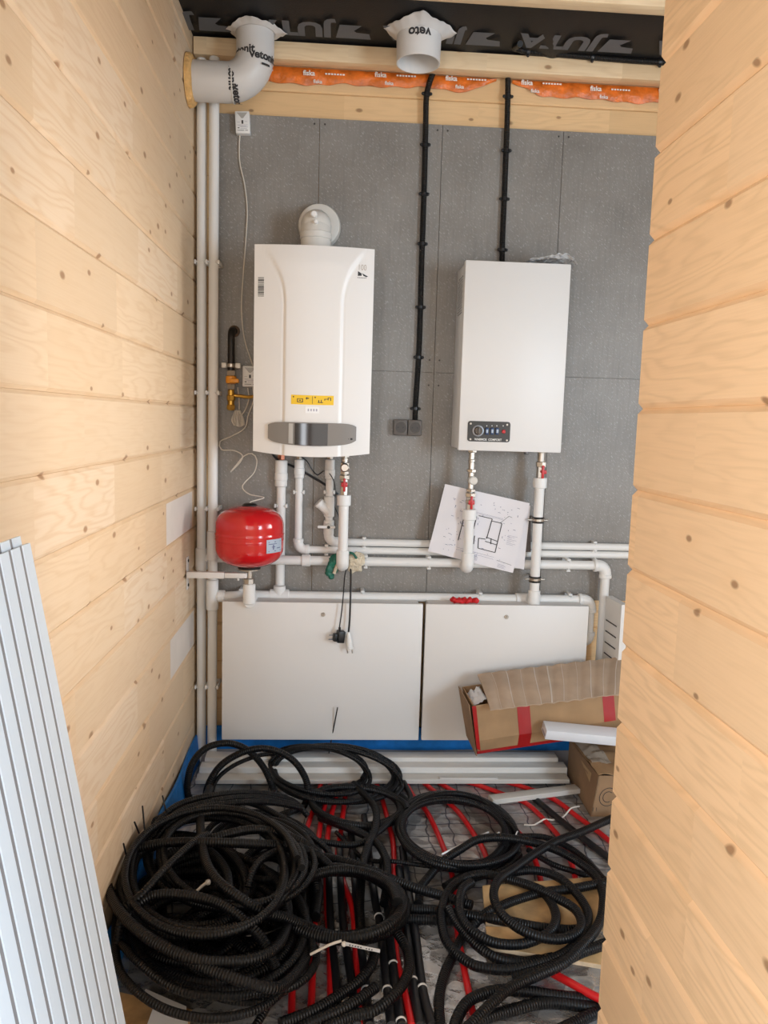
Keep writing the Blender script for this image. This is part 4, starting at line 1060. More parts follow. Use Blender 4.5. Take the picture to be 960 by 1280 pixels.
# plugs
cabf = -.1465
t = thing('power_adapter', 'black plug-in power adapter hanging on its cable in front of the left cabinet', 'power adapter', at(424, 795, -.17))
P = [at(*q) for q in ((433, 690, -.075), (434, 706, -.10), (431, 720, -.125), (429, 745, -.165), (427, 765, -.168), (424, 786, -.17))]
MB().tube(spline(P, .008), .0022, 8).build('cable', M['black_plastic'], t)
c = at(425.5, 795.5, -.172); R = Matrix.Translation(c) @ Matrix.Rotation(.12, 4, 'Y') @ Matrix.Rotation(.35, 4, 'Z')
m = MB(); m.box((-.013, -.014, -.021), (.013, .014, .021), .003, R); m.box((-.026, -.011, -.017), (-.013, .011, .010), .003, R); m.rod(R @ V(-.006, 0, .020), R @ V(-.008, 0, .034), .0045, 10); m.build('adapter_body', M['black_plastic'], t)
m = MB()
for s in (-1, 1): m.rod(R @ V(-.026, 0, -.004+s*.0075), R @ V(-.043, 0, -.004+s*.0075), .0021, 8)
m.build('plug_pin', M['steel_grey'], t)
t = thing('power_plug', 'white mains plug hanging on a black cable beside the black adapter', 'plug', at(436, 800, -.17))
P = [at(*q) for q in ((437, 690, -.075), (438, 705, -.10), (438.5, 720, -.125), (438, 750, -.165), (437, 775, -.168), (435.5, 792, -.17))]
MB().tube(spline(P, .008), .0033, 8).build('cable', M['black_plastic'], t)
Y_ = -.172; m = MB(); a, b = at(435.5, 790, Y_), at(437, 809, Y_)
m.tube(spline([a, a*.7+b*.3, a*.35+b*.65, b], .004), [.0052+.0062*math.sin(min(1, i/9)*PI/2) for i in range(len(spline([a, a*.7+b*.3, a*.35+b*.65, b], .004)))], 14)
m.rod(b, b+(b-a).normalized()*.006, .0135, 16); m.build('plug_body', M['white_plastic'], t)
m = MB(); d = (b-a).normalized()
for s in (-1, 1): m.rod(b+EX*s*.008+d*.005, b+EX*s*.008+d*.022, .0023, 8)
m.build('plug_pin', M['chrome'], t)

# loose cables under the gas boiler
def cable(label, pix, r, mt=None):
    P = [at(*q) for q in pix]; tag(MB().tube(spline(P, .01), r, 8).build('black_cable', mt or M['black_plastic'], base=P[0]), label, 'cable', 'black cables under the gas boiler')
cable('thick black cable looping behind the pipes under the gas boiler', [(338, 562, -.06), (344, 572, -.05), (354, 578, -.008), (366, 583, -.006), (385, 593, -.006), (405, 605, -.006), (418, 614, -.006), (424, 622, -.006), (427, 640, -.03), (431, 665, -.05), (434, 692, -.072)], .0042)
cable('thin black cable hanging in a kink between the gas boiler outlets', [(377, 571, -.04), (384, 577, -.015), (390, 587, -.008), (397, 594, -.008), (404, 589, -.010), (412, 592, -.04), (418, 604, -.04), (419, 618, -.02), (418, 632, -.02), (423, 645, -.02), (424, 660, -.03)], .0018)

# ================================================================ WHITE CABINETS
def cabinet(px0, px1, pyt, pyb, lockpx, label):
    Y = -.145; x0, x1 = at(px0, 800, Y).x, at(px1, 800, Y).x; z1 = at((px0+px1)/2, pyt, Y).z; z0 = .125
    t = thing('manifold_cabinet', label, 'cabinet', ((x0+x1)/2, -.06, z0), 'white manifold cabinets')
    MB().box((x0+.012, Y+.020, z0), (x1-.012, -.0148, z1-.004), .003).build('body', M['white_metal'], t)
    d = MB().box((x0, Y, z0+.003), (x1, Y+.018, z1), .003).build('door', M['white_metal'], t)
    k = at(*lockpx, Y); m = MB(); m.rod((k.x, Y+.001, k.z), (k.x, Y-.005, k.z), .0075, 20, .0015); lk = m.build('lock', M['chrome'], d)
    m = MB(); m.box((k.x-.0006, Y-.0056, k.z-.004), (k.x+.0006, Y-.0048, k.z+.004)); m.build('key_slot', M['ink'], lk, smooth=False)
    return x0, x1, z1
q = cabinet(277.5, 527.5, 753.5, 918, (404, 768), 'left white cabinet with round lock, behind the hanging plugs')
q2 = cabinet(531, 734, 756.5, 914, (633, 771), 'right white cabinet with round lock, partly behind the cardboard box')
# red plastic offcut lying on the right cabinet
c0, c1 = at(564, 752, -.12), at(597, 754, -.12); m = MB(); rg = random.Random(3)
n = 14
zt_ = q2[2]-.002
p = [V(c0.x+(c1.x-c0.x)*i/n, -.118+.006*math.sin(i*1.3), zt_+.011+.003*math.sin(i*2.1)) for i in range(n+1)]
m.tube(p, [.007+.004*abs(math.sin(i*1.1)) for i in range(n+1)], 10)
m.tube([v+V(.004, -.008, .002*math.sin(i)) for i, v in enumerate(p[:9])], [.006+.003*abs(math.sin(i*.9)) for i in range(9)], 10)
tag(m.build('red_rag', mat('red_cloth', (.60, .015, .02), .6), base=p[0]), 'small crumpled red rag lying on top of the right white cabinet', 'rag')
# white slotted panel behind at far right
a = at(762, 757, -.19); b = at(779, 830, -.19)
t = thing('slotted_panel', 'white upright panel with dark slots standing beside the end of the wooden partition', 'panel', (a.x, -.19, 0))
xa = at(766, 800, -.08).x
xa, xb = at(764, 760, -.16).x, at(777, 760, -.24).x
m = MB(); m.prism([V(xa, -.10, .002), V(xb, -.24, .002), V(xb+.025, -.236, .002), V(xa+.025, -.096, .002)], (0, 0, at(775, 757, -.24).z)); m.build('panel_sheet', M['white_plastic'], t, smooth=False)
m = MB(); dv = V(xb-xa, -.14, 0)
for py in (783, 797, 811, 825):
    z = at(772, py, -.2).z; a_ = V(xa, -.10, z)-V(.0008, 0, 0); p0 = a_+dv*.12; p1 = a_+dv*.80
    m.prism([p0+V(0, 0, 0), p1+V(0, 0, 0), p1+V(0, 0, .0045), p0+V(0, 0, .0045)], (-.0008, 0, 0))
m.build('slot', M['ink'], t, smooth=False)
# ================================================================ FLOOR: red pipes, black pipes
def floor_line(name, label, cat, group, pts, r, mt, z=None, wob=.0):
    z = r+.001 if z is None else z
    P = [onz(p[0], p[1], p[2] if len(p) > 2 else z) for p in pts]
    o = MB().tube(spline(P, .015), r, 12).build(name, mt, base=P[0]); return tag(o, label, cat, group)
RR = .0082
RED = [
 ('red floor pipe crossing the middle of the right-hand middle coil, running to the bottom edge', [(505, 975), (518, 997), (536, 1019), (560, 1075), (569, 1120), (572, 1165), (594, 1282)]),
 ('red floor pipe passing under the right side of the neat middle coil', [(522, 972), (544, 990), (571, 1013), (592, 1042), (606, 1066), (620, 1110), (628, 1180)]),
 ('red floor pipe running from the trunking to the back edge of the plywood scrap', [(542, 974), (570, 991), (612, 1015), (645, 1038), (662, 1060), (674, 1092), (680, 1130), (684, 1195)]),
 ('red floor pipe passing under the short white trunking piece, left of the black floor pipe', [(566, 973), (596, 981), (632, 994), (659, 1005), (685, 1030), (703, 1053), (717, 1088), (724, 1130)]),
 ('red floor pipe passing under the short white trunking piece, right of the black floor pipe', [(612, 972), (652, 983), (692, 999), (722, 1021), (752, 1043), (775, 1064)]),
 ('red floor pipe under the wall trunking, leftmost of the red bundle', [(402, 976), (396, 1000), (388, 1022), (380, 1050), (368, 1120), (366, 1200), (364, 1282)]),
 ('red floor pipe second from the left in the red bundle by the trunking', [(414, 976), (408, 1000), (402, 1022), (397, 1060), (394, 1120), (392, 1180), (388, 1282)]),
 ('red floor pipe third from the left in the red bundle by the trunking', [(424, 976), (419, 1000), (413, 1025), (409, 1055), (408, 1120), (412, 1180), (414, 1282)]),
 ('red floor pipe fourth from the left in the bundle, under the thick front coil', [(435, 976), (431, 1000), (426, 1040), (422, 1075), (432, 1110), (441, 1140), (446, 1210), (449, 1282)]),
 ('red floor pipe running straight towards the camera beside the ringed black pipes', [(470, 978), (478, 1000), (486, 1030), (492, 1060), (492, 1120), (495, 1190), (506, 1240), (515, 1282)]),
]
for lb, pts in RED: floor_line('red_floor_pipe', lb, 'pipe', 'red floor pipes', pts, RR, M['red_pipe'])
floor_line('red_floor_pipe', 'red pipe end rising over the foil and reaching under the wooden partition at bottom right', 'pipe', 'red floor pipes', [(664, 1195, .012), (683, 1212, .018), (710, 1227, .03), (735, 1241, .035), (765, 1256, .035)], .0092, M['red_pipe'])
BLK = [
 ('black floor pipe with a white ring, leftmost of the straight black pipes', [(438, 1030), (446, 1130), (450, 1180), (455, 1215), (462, 1282)], (1237,)),
 ('black floor pipe with a white ring high under the front coil', [(455, 1020), (468, 1120), (474, 1150), (480, 1200), (489, 1282)], (1148, 1238)),
 ('black floor pipe with two white rings beside the straight red pipe', [(478, 1075), (484, 1130), (490, 1190), (497, 1250), (502, 1282)], (1207, 1275)),
 ('black floor pipe just right of the straight red pipe', [(498, 1085), (503, 1130), (511, 1185), (518, 1240), (525, 1282)], (1226,)),
 ('black floor pipe on bare foil, rightmost of the ringed black pipes', [(503, 1060), (510, 1110), (519, 1165), (528, 1235), (540, 1282)], (1235,)),
 ('black floor pipe without rings left of the ringed pipes', [(424, 1060), (428, 1140), (434, 1190), (440, 1230), (446, 1282)], ()),
 ('black floor pipe without rings under the left side of the front coil', [(410, 1060), (412, 1140), (416, 1190), (420, 1230), (424, 1282)], ()),
]
RB = .0105
for lb, pts, rings in BLK:
    P = [onz(p[0], p[1], RB+.001) for p in pts]; path = spline(P, .012)
    t = thing('black_floor_pipe', lb, 'pipe', P[-1], 'straight black floor pipes')
    MB().tube(path, RB, 14).build('pipe', M['black_pipe'], t)
    for py in rings:
        i = min(range(1, len(path)-1), key=lambda i: abs((640-FPX*((path[i]-CAM).dot(CU))/((path[i]-CAM).dot(CF)))-py))
        d = (path[i+1]-path[i-1]).normalized(); MB().rod(path[i]-d*.0028, path[i]+d*.0028, RB+.0014, 16, .001).build('ring', M['white_plastic'], t)
floor_line('black_floor_pipe', 'black floor pipe running diagonally between two red pipes by the small cardboard box', 'pipe', 'straight black floor pipes', [(668, 998), (694, 1020), (725, 1045), (775, 1083)], .0105, M['black_pipe'])
floor_line('string', 'thin cream string winding over the red pipes by the small cardboard box', 'string', None, [(655, 1031, .004), (668, 1031, .006), (680, 1024, .018), (690, 1025, .006), (704, 1021, .006), (714, 1010, .02), (724, 1008, .012)], .0028, M['tie_white'])
# ================================================================ PLYWOOD SCRAPS
def scrap(label, cs, z, th, name='plywood_scrap'):
    P = [onz(px, py, z+th) for px, py in cs]; t = thing(name, label, 'wood scrap', sum(P, Vector())/len(P)-V(0, 0, th), 'wood scraps on the floor')
    MB().prism([p-V(0, 0, .0015) for p in P], (0, 0, -th+.0015)).build('edge', M['osb_edge'], t, smooth=False)
    MB().prism(P, (0, 0, -.0015)).build('face', M['osb'], t, smooth=False)
scrap('wide plywood scrap lying under the loose hose loops at right', [(603, 1107), (770, 1094), (768, 1158), (607, 1153)], .019, .015)
scrap('narrow plywood strip in front of the wide scrap under the hose loops', [(607, 1158), (700, 1161), (760, 1190), (755, 1206), (610, 1182)], .019, .012)
# ================================================================ WHITE TRUNKING
def trunk(label, x0, x1, y0, y1, z0, z1, mt):
    t = thing('cable_trunking', label, 'trunking', ((x0+x1)/2, (y0+y1)/2, z0), 'white plastic trunking')
    MB().box((x0, y0, z0), (x1, y1, z1-.004), .002).build('base_channel', mt, t)
    MB().box((x0+.001, y0-.0015, z1-.010), (x1-.001, y1+.0015, z1), .002).build('cover', mt, t)
trunk('ivory trunking length lowest and nearest the camera in the stack by the cabinets', .045, 1.355, -.262, -.214, .019, .036, M['duct_grey'])
trunk('white trunking length in the middle of the stack by the cabinets', .05, 1.36, -.211, -.165, .019, .056, M['duct'])
trunk('white trunking length highest and rearmost of the stack by the cabinets', .06, 1.34, -.162, -.112, .019, .070, M['duct'])
P = [onz(613, 998, .032), onz(722, 984, .032)]; d = (P[1]-P[0]).normalized(); nrm = V(-d.y, d.x, 0)
R = Matrix(((d.x, nrm.x, 0, P[0].x), (d.y, nrm.y, 0, P[0].y), (0, 0, 1, 0), (0, 0, 0, 1)))
t = thing('cable_trunking', 'short ivory trunking offcut lying across red pipes beside the small cardboard box', 'trunking', (P[0].x, P[0].y, .018), 'white plastic trunking')
ln = (P[1]-P[0]).length
MB().box((0, -.019, .0175), (ln, .017, .033), .002, R).build('base_channel', M['duct_grey'], t)
MB().box((.001, -.0205, .029), (ln-.001, .0185, .036), .002, R).build('cover', M['duct_grey'], t)
# small flat stick on the stack front
a = onz(548, 968, .038); b = onz(620, 968, .038)
tag(MB().box((a.x, -.2640, .0364), (b.x, -.250, .0405), .001).build('plastic_strip', M['duct'], base=a), 'thin white plastic strip lying on the lowest trunking length', 'strip')
# ================================================================ LARGE CARDBOARD BOX
th_, yw = math.radians(8.2), math.radians(2.0)
o_ = at(598, 946, -.375); Ru = Matrix.Rotation(yw, 4, 'Z') @ Matrix.Rotation(-th_, 4, 'Y'); T4 = Matrix.Translation(o_) @ Ru
t = thing('cardboard_box', 'large open cardboard box with red tape leaning on the right white cabinet', 'box', o_, 'cardboard boxes')
Lc, Dc, Hc = .60, .185, .178
c_ = lambda x, y, z: T4 @ V(x, y, z)
w = .004
m = MB(); ch = .055                      # walls of an open box with a crushed lower front edge
def sheet(par_mb, ps, th): par_mb.prism(ps, th)
nf = (c_(0, 1, 0)-c_(0, 0, 0)).normalized()*w
m.prism([c_(0, 0, ch), c_(Lc, 0, ch), c_(Lc, 0, Hc), c_(0, 0, Hc)], nf)
m.prism([c_(.0, .022, 0), c_(Lc, .022, 0), c_(Lc, 0, ch), c_(0, 0, ch)], nf)
m.prism([c_(0, Dc, 0), c_(Lc, Dc, 0), c_(Lc, Dc, Hc), c_(0, Dc, Hc)], -nf)
m.prism([c_(0, .022, 0), c_(Lc, .022, 0), c_(Lc, Dc, 0), c_(0, Dc, 0)], (Ru @ V(0, 0, w)))
ex = Ru @ V(w, 0, 0)
m.prism([c_(0, .022, 0), c_(0, 0, ch), c_(0, 0, Hc), c_(0, Dc, Hc), c_(0, Dc, 0)], ex)
m.prism([c_(Lc, .022, 0), c_(Lc, 0, ch), c_(Lc, 0, Hc), c_(Lc, Dc, Hc), c_(Lc, Dc, 0)], -ex)
m.build('box_body', M['card'], t, smooth=False)
# taped end flap standing off the left end
m = MB(); m.prism([c_(-.004, .02, -.006), c_(-.004, Dc, -.004), c_(-.014, Dc+.002, Hc+.004), c_(-.013, .006, Hc+.002)], ex*.8); m.build('end_flap', M['card_dark'], t, smooth=False)
m = MB(); e = -.0012
m.prism([c_(-.003, e, .03), c_(.009, e, .02), c_(.010, e, Hc), c_(-.004, e, Hc)], (Ru @ V(0, .001, 0)))
m.prism([c_(.145, e, ch), c_(.188, e, ch), c_(.190, e, Hc), c_(.147, e, Hc)], (Ru @ V(0, .001, 0)))
m.prism([c_(.145, e, ch), c_(.188, e, ch), c_(.182, .020, .002), c_(.139, .020, .002)], (Ru @ V(0, .001, 0)))
m.prism([c_(.0, .016, .012), c_(Lc, .016, .012), c_(Lc, .0205, .0), c_(0, .0205, .0)], (Ru @ V(0, .001, 0)))
m.prism([c_(Lc-.16, e, ch), c_(Lc-.12, e, ch), c_(Lc-.12, e, Hc), c_(Lc-.16, e, Hc)], (Ru @ V(0, .001, 0)))
m.build('red_tape', M['tape_red'], t, smooth=False)
fc = [at(597, 843, -.215), at(800, 819, -.215), at(795, 866, -.425), at(613, 888, -.425)]
def flap(u, v):
    p = fc[0]*(1-u)*(1-v)+fc[1]*u*(1-v)+fc[2]*u*v+fc[3]*(1-u)*v
    s = u*11+.25*v; k = s-math.floor(s)
    return p+V(0, -.002*math.sin(u*60+v), .0035*math.sin(PI*k)+.006*math.sin(PI*v)+.003*noise.noise(Vector((u*6, v*4, 2))))
fl = MB().slab(flap, 110, 10, (0, .001, -.0035)).build('top_flap', M['card_in'], t, angle=50)
m = MB(); rg = random.Random(11)
for k in range(12):
    u = (k+.96)/11.6; dv = rg.uniform(-.012, .012); ww = rg.choice((.0016, .0026, .004, .001))
    if u > .99: break
    vs = []
    for j in range(9):
        v = j/8; uu = u+dv*v+.004*math.sin(v*5+k)
        for s in (-1, 1): vs.append(flap(min(max(uu+s*ww, 0), 1), v)+V(0, -.0006, .0006))
    m.add(vs, [(2*j, 2*j+2, 2*j+3, 2*j+1) for j in range(8)])
m.build('torn_crease', mat('torn_paper', (.62, .54, .46), .9), fl, smooth=False)
m = MB(); rg = random.Random(5)
m.grid(lambda u, v: c_(.004+u*.05, .03+v*.12, Hc-.012+.014*noise.noise(Vector((u*4, v*5, 1)))+.02*u), 12, 12); o = m.build('plastic_bag', M['carton_white'], t)
o.modifiers.new('s', 'SOLIDIFY').thickness = .001; tag(o, 'crumpled white plastic bag inside the large cardboard box', 'bag')
o.parent = None; o.location = o_
# ================================================================ SMALL CARDBOARD BOX
p0 = onz(709, 971, 0); p1 = onz(738, 1021, 0); hb = .142
dl = (p0-p1).normalized(); dr = V(-dl.y, dl.x, 0)*-1
if dr.x < 0: dr = -dr
ll = (p0-p1).length; lr = .26
t = thing('cardboard_box', 'small battered brown cardboard box standing on the floor beside the end of the partition', 'box', p1, 'cardboard boxes')
q = lambda a, b, z: p1+dl*a+dr*b+V(.018*z/hb*(1-a/ll), -.0, z)
m = MB()
m.prism([q(0, 0, .001), q(ll, 0, .001), q(ll, 0, hb), q(0, 0, hb)], dr*w); m.prism([q(0, 0, .001), q(0, lr, .001), q(0, lr, hb), q(0, 0, hb)], dl*w)
m.prism([q(ll, 0, .001), q(ll, lr, .001), q(ll, lr, hb), q(ll, 0, hb)], -dl*w); m.prism([q(0, lr, .001), q(ll, lr, .001), q(ll, lr, hb), q(0, lr, hb)], -dr*w)
m.prism([q(0, 0, .001), q(ll, 0, .001), q(ll, lr, .001), q(0, lr, .001)], (0, 0, w))
m.build('box_body', M['card_dark'], t, smooth=False)
def topf(u, v):
    p = q(ll*v, lr*u, hb); return p+V(0, 0, .004+.012*abs(noise.noise(Vector((u*5, v*5, 7))))+.018*u*math.sin(PI*v))
MB().slab(topf, 24, 24, (0, 0, -.002)).build('top_flap', M['card'], t, angle=25)
m = MB(); m.slab(lambda u, v: topf(.02+.25*u, .25+.7*v)+V(0, 0, .0025+.003*noise.noise(Vector((u*9, v*9, 3)))), 14, 14, (0, 0, .0006)); m.build('clear_tape', M['tape_pale'], t, angle=20)
e = -dr*.0012
m = MB(); m.prism([q(.055, 0, .035)+e, q(.215, 0, .035)+e, q(.215, 0, .125)+e, q(.055, 0, .125)+e], dr*.001); lbp = m.build('side_label', M['label_tan'], t, smooth=False)
mb = MB()
for i, (a, b_, z) in enumerate(((.08, .19, .110), (.08, .16, .098), (.08, .19, .080), (.08, .18, .068), (.08, .14, .056), (.08, .19, .048))): mb.add([q(x, 0, zz_)-dr*.0016 for x, zz_ in ((a, z), (b_, z), (b_, z+.004), (a, z+.004))], [(0, 1, 2, 3)])
mb.build('label_print', M['card_dark'], lbp, smooth=False)
mb = MB(); cc = (.045, .070)
for i in range(20):
    for R0, w0, a0, a1 in ((.030, .0022, .2, 5.6), (.017, .0022, .9, 5.3)):
        b0 = a0+(a1-a0)*i/20; b1 = a0+(a1-a0)*(i+1)/20
        mb.add([q(0, cc[0]+rr*math.cos(b)*.9, cc[1]+rr*math.sin(b))-dl*.0014 for b, rr in ((b0, R0), (b1, R0), (b1, R0+w0), (b0, R0+w0))], [(0, 1, 2, 3)])
for b0 in (.011, .0): mb.add([q(0, x, z)-dl*.0014 for x, z in ((b0-.002+.006, .02), (b0+.005, .02), (b0+.004, .032), (b0+.002, .034))], [(0, 1, 2, 3)])
mb.build('printed_mark', M['ink'], t, smooth=False)
# narrow white carton on top
a = at(681, 918, -.43); b = at(775, 927, -.43); zt_ = hb+.032
t = thing('narrow_carton', 'narrow white carton lying across the small cardboard box in front of the big one', 'carton', a)
d = (b-a).normalized(); up = V(0, -.25, 1).normalized(); up = (up-d*up.dot(d)).normalized(); bk = up.cross(d)
Mx = Matrix(((d.x, bk.x, up.x, a.x), (d.y, bk.y, up.y, a.y), (d.z, bk.z, up.z, a.z), (0, 0, 0, 1)))
MB().box((0, -.010, -.012), (.42, .045, .022), .0015, Mx).build('carton_body', M['carton_white'], t)
m = MB(); m.box((-.0006, -.004, -.006), (.0005, .03, .002), 0, Mx); m.build('end_print', M['ink_pale'], t, smooth=False)

# ================================================================ RIBBED PANELS, lower left
def ribbed(label, off, y1, zoff):
    top = V(.056-off, y1, 1.082+zoff); bot = V(.236-off, y1, .0015); n_ = V(.986, 0, .166)
    ax = (top-bot)
    t = thing('ribbed_panel', label, 'panel', (bot.x, y1-.25, 0), 'white ribbed panels')
    pitch, face = .0375, .0262; n = 16; W_ = n*pitch
    prof = []                       # (along -y, height out of sheet)
    for i in range(n):
        s = i*pitch; prof += [(s, .0045), (s+face, .0045), (s+face+.0008, .0025), (s+pitch-.0008, .0025)]
    prof.append((W_, .0045))
    ps = [bot+V(0, -s, 0)+n_*h for s, h in prof]+[bot+V(0, -W_, 0), bot]
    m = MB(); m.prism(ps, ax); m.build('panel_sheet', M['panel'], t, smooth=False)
    m = MB()
    for i in range(n-1):
        s = i*pitch; m.prism([bot+V(0, -(s+face+.0010), 0)+n_*.0029, bot+V(0, -(s+pitch-.0010), 0)+n_*.0029, bot+V(0, -(s+pitch-.0010), 0)+n_*.0022, bot+V(0, -(s+face+.0010), 0)+n_*.0022], ax)
    m.build('groove_shade_strip', M['groove_shade'], t, smooth=False)  # dark strips stand in for the shade in the grooves
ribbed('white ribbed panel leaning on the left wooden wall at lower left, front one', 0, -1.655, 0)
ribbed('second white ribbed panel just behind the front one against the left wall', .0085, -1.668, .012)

# ================================================================ BLACK HOSES
def hose(name, label, strands, mt, group='black hose coils', ties=()):
    """strands: (radius, [points]) with points (px, py, z) on a level or ('y', px, py, Y)"""
    first = None; m = MB(); allp = []
    for r, pts in strands:
        P = [at(p[1], p[2], p[3]) if p[0] == 'y' else onz(*p) for p in pts]
        path = spline(P, .011)
        for p in path: p.z = max(p.z, r+.001)
        allp += path; m.tube(path, r, 10)
    base = V(sum(p.x for p in allp)/len(allp), sum(p.y for p in allp)/len(allp), 0)
    t = thing(name, label, 'hose', base, group); m.build('hose_loops', mt, t, angle=80); return t
def ell(cx, cy, rx, ry, n, z0, z1, seed, shr=.10, jit=.05, rot=0.0, start=0.0, k=14, wave=.004, lift=None):
    rg = random.Random(seed); out = []; A = []
    for i in range(n+2): A.append((cx+rg.uniform(-1, 1)*rx*jit, cy+rg.uniform(-1, 1)*ry*jit, rx*(1-rg.uniform(0, shr)), ry*(1-rg.uniform(0, shr)), rot+rg.uniform(-.12, .12)))
    for i in range(n*k+1):
        f = i/k; j = int(f); g_ = f-j; p, q_ = A[j], A[j+1]; c = [a_*(1-g_)+b_*g_ for a_, b_ in zip(p, q_)]
        an = start+2*PI*f; x = c[2]*math.cos(an); y = c[3]*math.sin(an)
        z = z0+(z1-z0)*i/(n*k)+wave*math.sin(an*2+seed+f)
        if lift: z += lift*max(0, -math.sin(an))
        out.append((c[0]+x*math.cos(c[4])-y*math.sin(c[4]), c[1]+x*math.sin(c[4])+y*math.cos(c[4]), z))
    return out
BH = M['black_hose']
rA, rT = .0118, .0090
# pile at left
t = hose('hose_coil', 'large tangled black hose coil at the bottom of the heap by the left wall', [(rA, ell(258, 1150, 118, 92, 8, .015, .10, 3, .34, .10, .08)), (rA, ell(262, 1165, 105, 82, 4, .02, .08, 31, .45, .16, -.1)), (rA, ell(255, 1140, 88, 62, 6, .013, .07, 41, .5, .2, .3)), (rA, ell(335, 1130, 62, 84, 5, .013, .07, 43, .4, .15, .2)), (rT, ell(300, 1190, 92, 66, 4, .013, .09, 47, .35, .15, .1))], BH)
hose('hose_coil', 'thinner black hose coil heaped on the big left coil against the left wall', [(rT, ell(262, 1092, 126, 82, 6, .10, .20, 7, .25, .06, -.06)), (rT, ell(280, 1075, 112, 62, 4, .12, .19, 17, .28, .10, .05)), (rA, ell(225, 1110, 84, 66, 4, .06, .17, 19, .3, .12, .1)), (rT, ell(330, 1060, 74, 46, 4, .02, .12, 23, .35, .15, .1))], BH)
z = .15
S_ = [
 (rA, [(157, 1053, .16), (138, 1085, .17), (134, 1106, .17), (148, 1137, .18), (179, 1168, .18), (223, 1192, .17), (265, 1202, .16), (316, 1199, .15), (347, 1182, .13), (362, 1150, .10)]),
 (rA, [(150, 1120, .15), (165, 1150, .16), (196, 1175, .165), (223, 1194, .16), (265, 1213, .15), (302, 1226, .14), (337, 1235, .12), (358, 1228, .10), (381, 1199, .08), (386, 1165, .06), (380, 1135, .05)]),
 (rA, [(262, 985, .12), (251, 1020, .17), (254, 1065, .20), (268, 1096, .20), (296, 1120, .19), (330, 1140, .16), (357, 1147, .13), (400, 1165, .07), (440, 1175, .03)]),
 (rT, [(146, 1140, .10), (144, 1165, .11), (148, 1209, .12), (172, 1240, .12), (213, 1264, .11), (265, 1273, .10), (316, 1264, .09), (347, 1244, .08), (372, 1205, .06)]),
 (rA, [(155, 1150, .16), (162, 1140, .17), (189, 1120, .19), (230, 1119, .19), (275, 1130, .18), (309, 1154, .16), (330, 1178, .13), (345, 1210, .09)]),
 (rT, [(260, 1043, .20), (244, 1051, .21), (210, 1082, .21), (179, 1116, .20), (155, 1140, .17), (146, 1180, .12)]),
 (rA, [(200, 1075, .15), (230, 1058, .17), (265, 1048, .19), (316, 1037, .19), (357, 1044, .17), (395, 1065, .12), (412, 1092, .07)]),
 (rA, [(170, 1060, .18), (213, 1053, .20), (265, 1053, .205), (316, 1055, .19), (364, 1058, .16), (395, 1068, .12), (420, 1090, .08)]),
 (rT, [(300, 1000, .10), (330, 1010, .12), (371, 1034, .10), (405, 1058, .07), (419, 1079, .05)]),
 (rT, [(310, 1110, .15), (316, 1089, .17), (330, 1072, .18), (357, 1061, .16), (381, 1072, .12), (395, 1106, .08), (396, 1150, .05)]),
 (rT, [(185, 1050, .15), (192, 1034, .16), (223, 1006, .17), (275, 993, .17), (323, 991, .14), (364, 1000, .09), (385, 1020, .05)]),
 (rT, [(178, 1060, .15), (198, 1036, .165), (230, 1012, .17), (280, 999, .17), (326, 997, .14), (370, 1006, .09)]),
 (rT, [(190, 1055, .15), (212, 1030, .17), (250, 1010, .175), (300, 1003, .16), (340, 1003, .12), (378, 1010, .08)]),
 (rT, [(330, 1240, .06), (352, 1200, .06), (366, 1160, .06), (370, 1120, .06)]),
 (rT, [(140, 1200, .10), (150, 1180, .12), (170, 1200, .13), (205, 1228, .12), (240, 1242, .11), (290, 1245, .10), (330, 1240, .09)]),
 (rT, [(318, 1285, .04), (335, 1255, .05), (345, 1225, .06), (352, 1190, .07)]),
]
tA = hose('hose_coil', 'loose thick black corrugated hose looped over the front of the left heap', S_, BH)
m = MB()
for a, b in (((174, 1042), (158, 1027)), ((138, 1072), (134, 1054)), ((181, 1040), (177, 1007)), ((208, 1016), (203, 994))):
    P0, P1 = onz(a[0], a[1], .19), onz(b[0], b[1], .235); P0.x = max(P0.x, .012); P1.x = max(P1.x, .008); m.rod(P0, P1, .0022, 8)
m.build('tie_tail', M['black_plastic'], tA)
m = MB(); m.tube(spline([onz(366, 1150, .075), onz(350, 1160, .08), onz(330, 1167, .09), onz(308, 1170, .10)], .01), .0018, 8); m.build('tie_tail', M['steel_grey'], tA)
m = MB(); m.tube(spline([onz(243, 1117, .15), onz(252, 1108, .155), onz(259, 1103, .16)], .006), .0035, 8); m.sphere(onz(260, 1103, .16), .007, n=6); m.build('white_tie', M['tie_white'], tA)
# standing loops by the trunking
Yl_ = -.345
y_ = lambda px, py, Y=Yl_: ('y', px, py, Y)
hose('hose_coil', 'black hose standing up in two tall loops in front of the trunking at left', [
 (rA*.95, [y_(240, 1012), y_(234, 985), y_(240, 955), y_(258, 935), y_(285, 929), y_(310, 938), y_(330, 960), y_(342, 988), y_(345, 1004, -.37)]),
 (rA*.95, [y_(256, 1010, -.38), y_(260, 982, -.37), y_(278, 955, -.36), y_(310, 938, -.36), y_(340, 937, -.36), y_(368, 952, -.37), y_(384, 980, -.38), y_(380, 1008, -.40), y_(362, 1028, -.44), y_(330, 1036, -.50)]),
 (rT*.8, [y_(262, 1005, -.36), y_(270, 976, -.35), y_(292, 957, -.34), y_(325, 944, -.33), y_(350, 942, -.33)]),
 (rT, [y_(300, 1004, -.37), y_(325, 997, -.38), y_(345, 990, -.385), y_(352, 1000, -.39)])], BH)
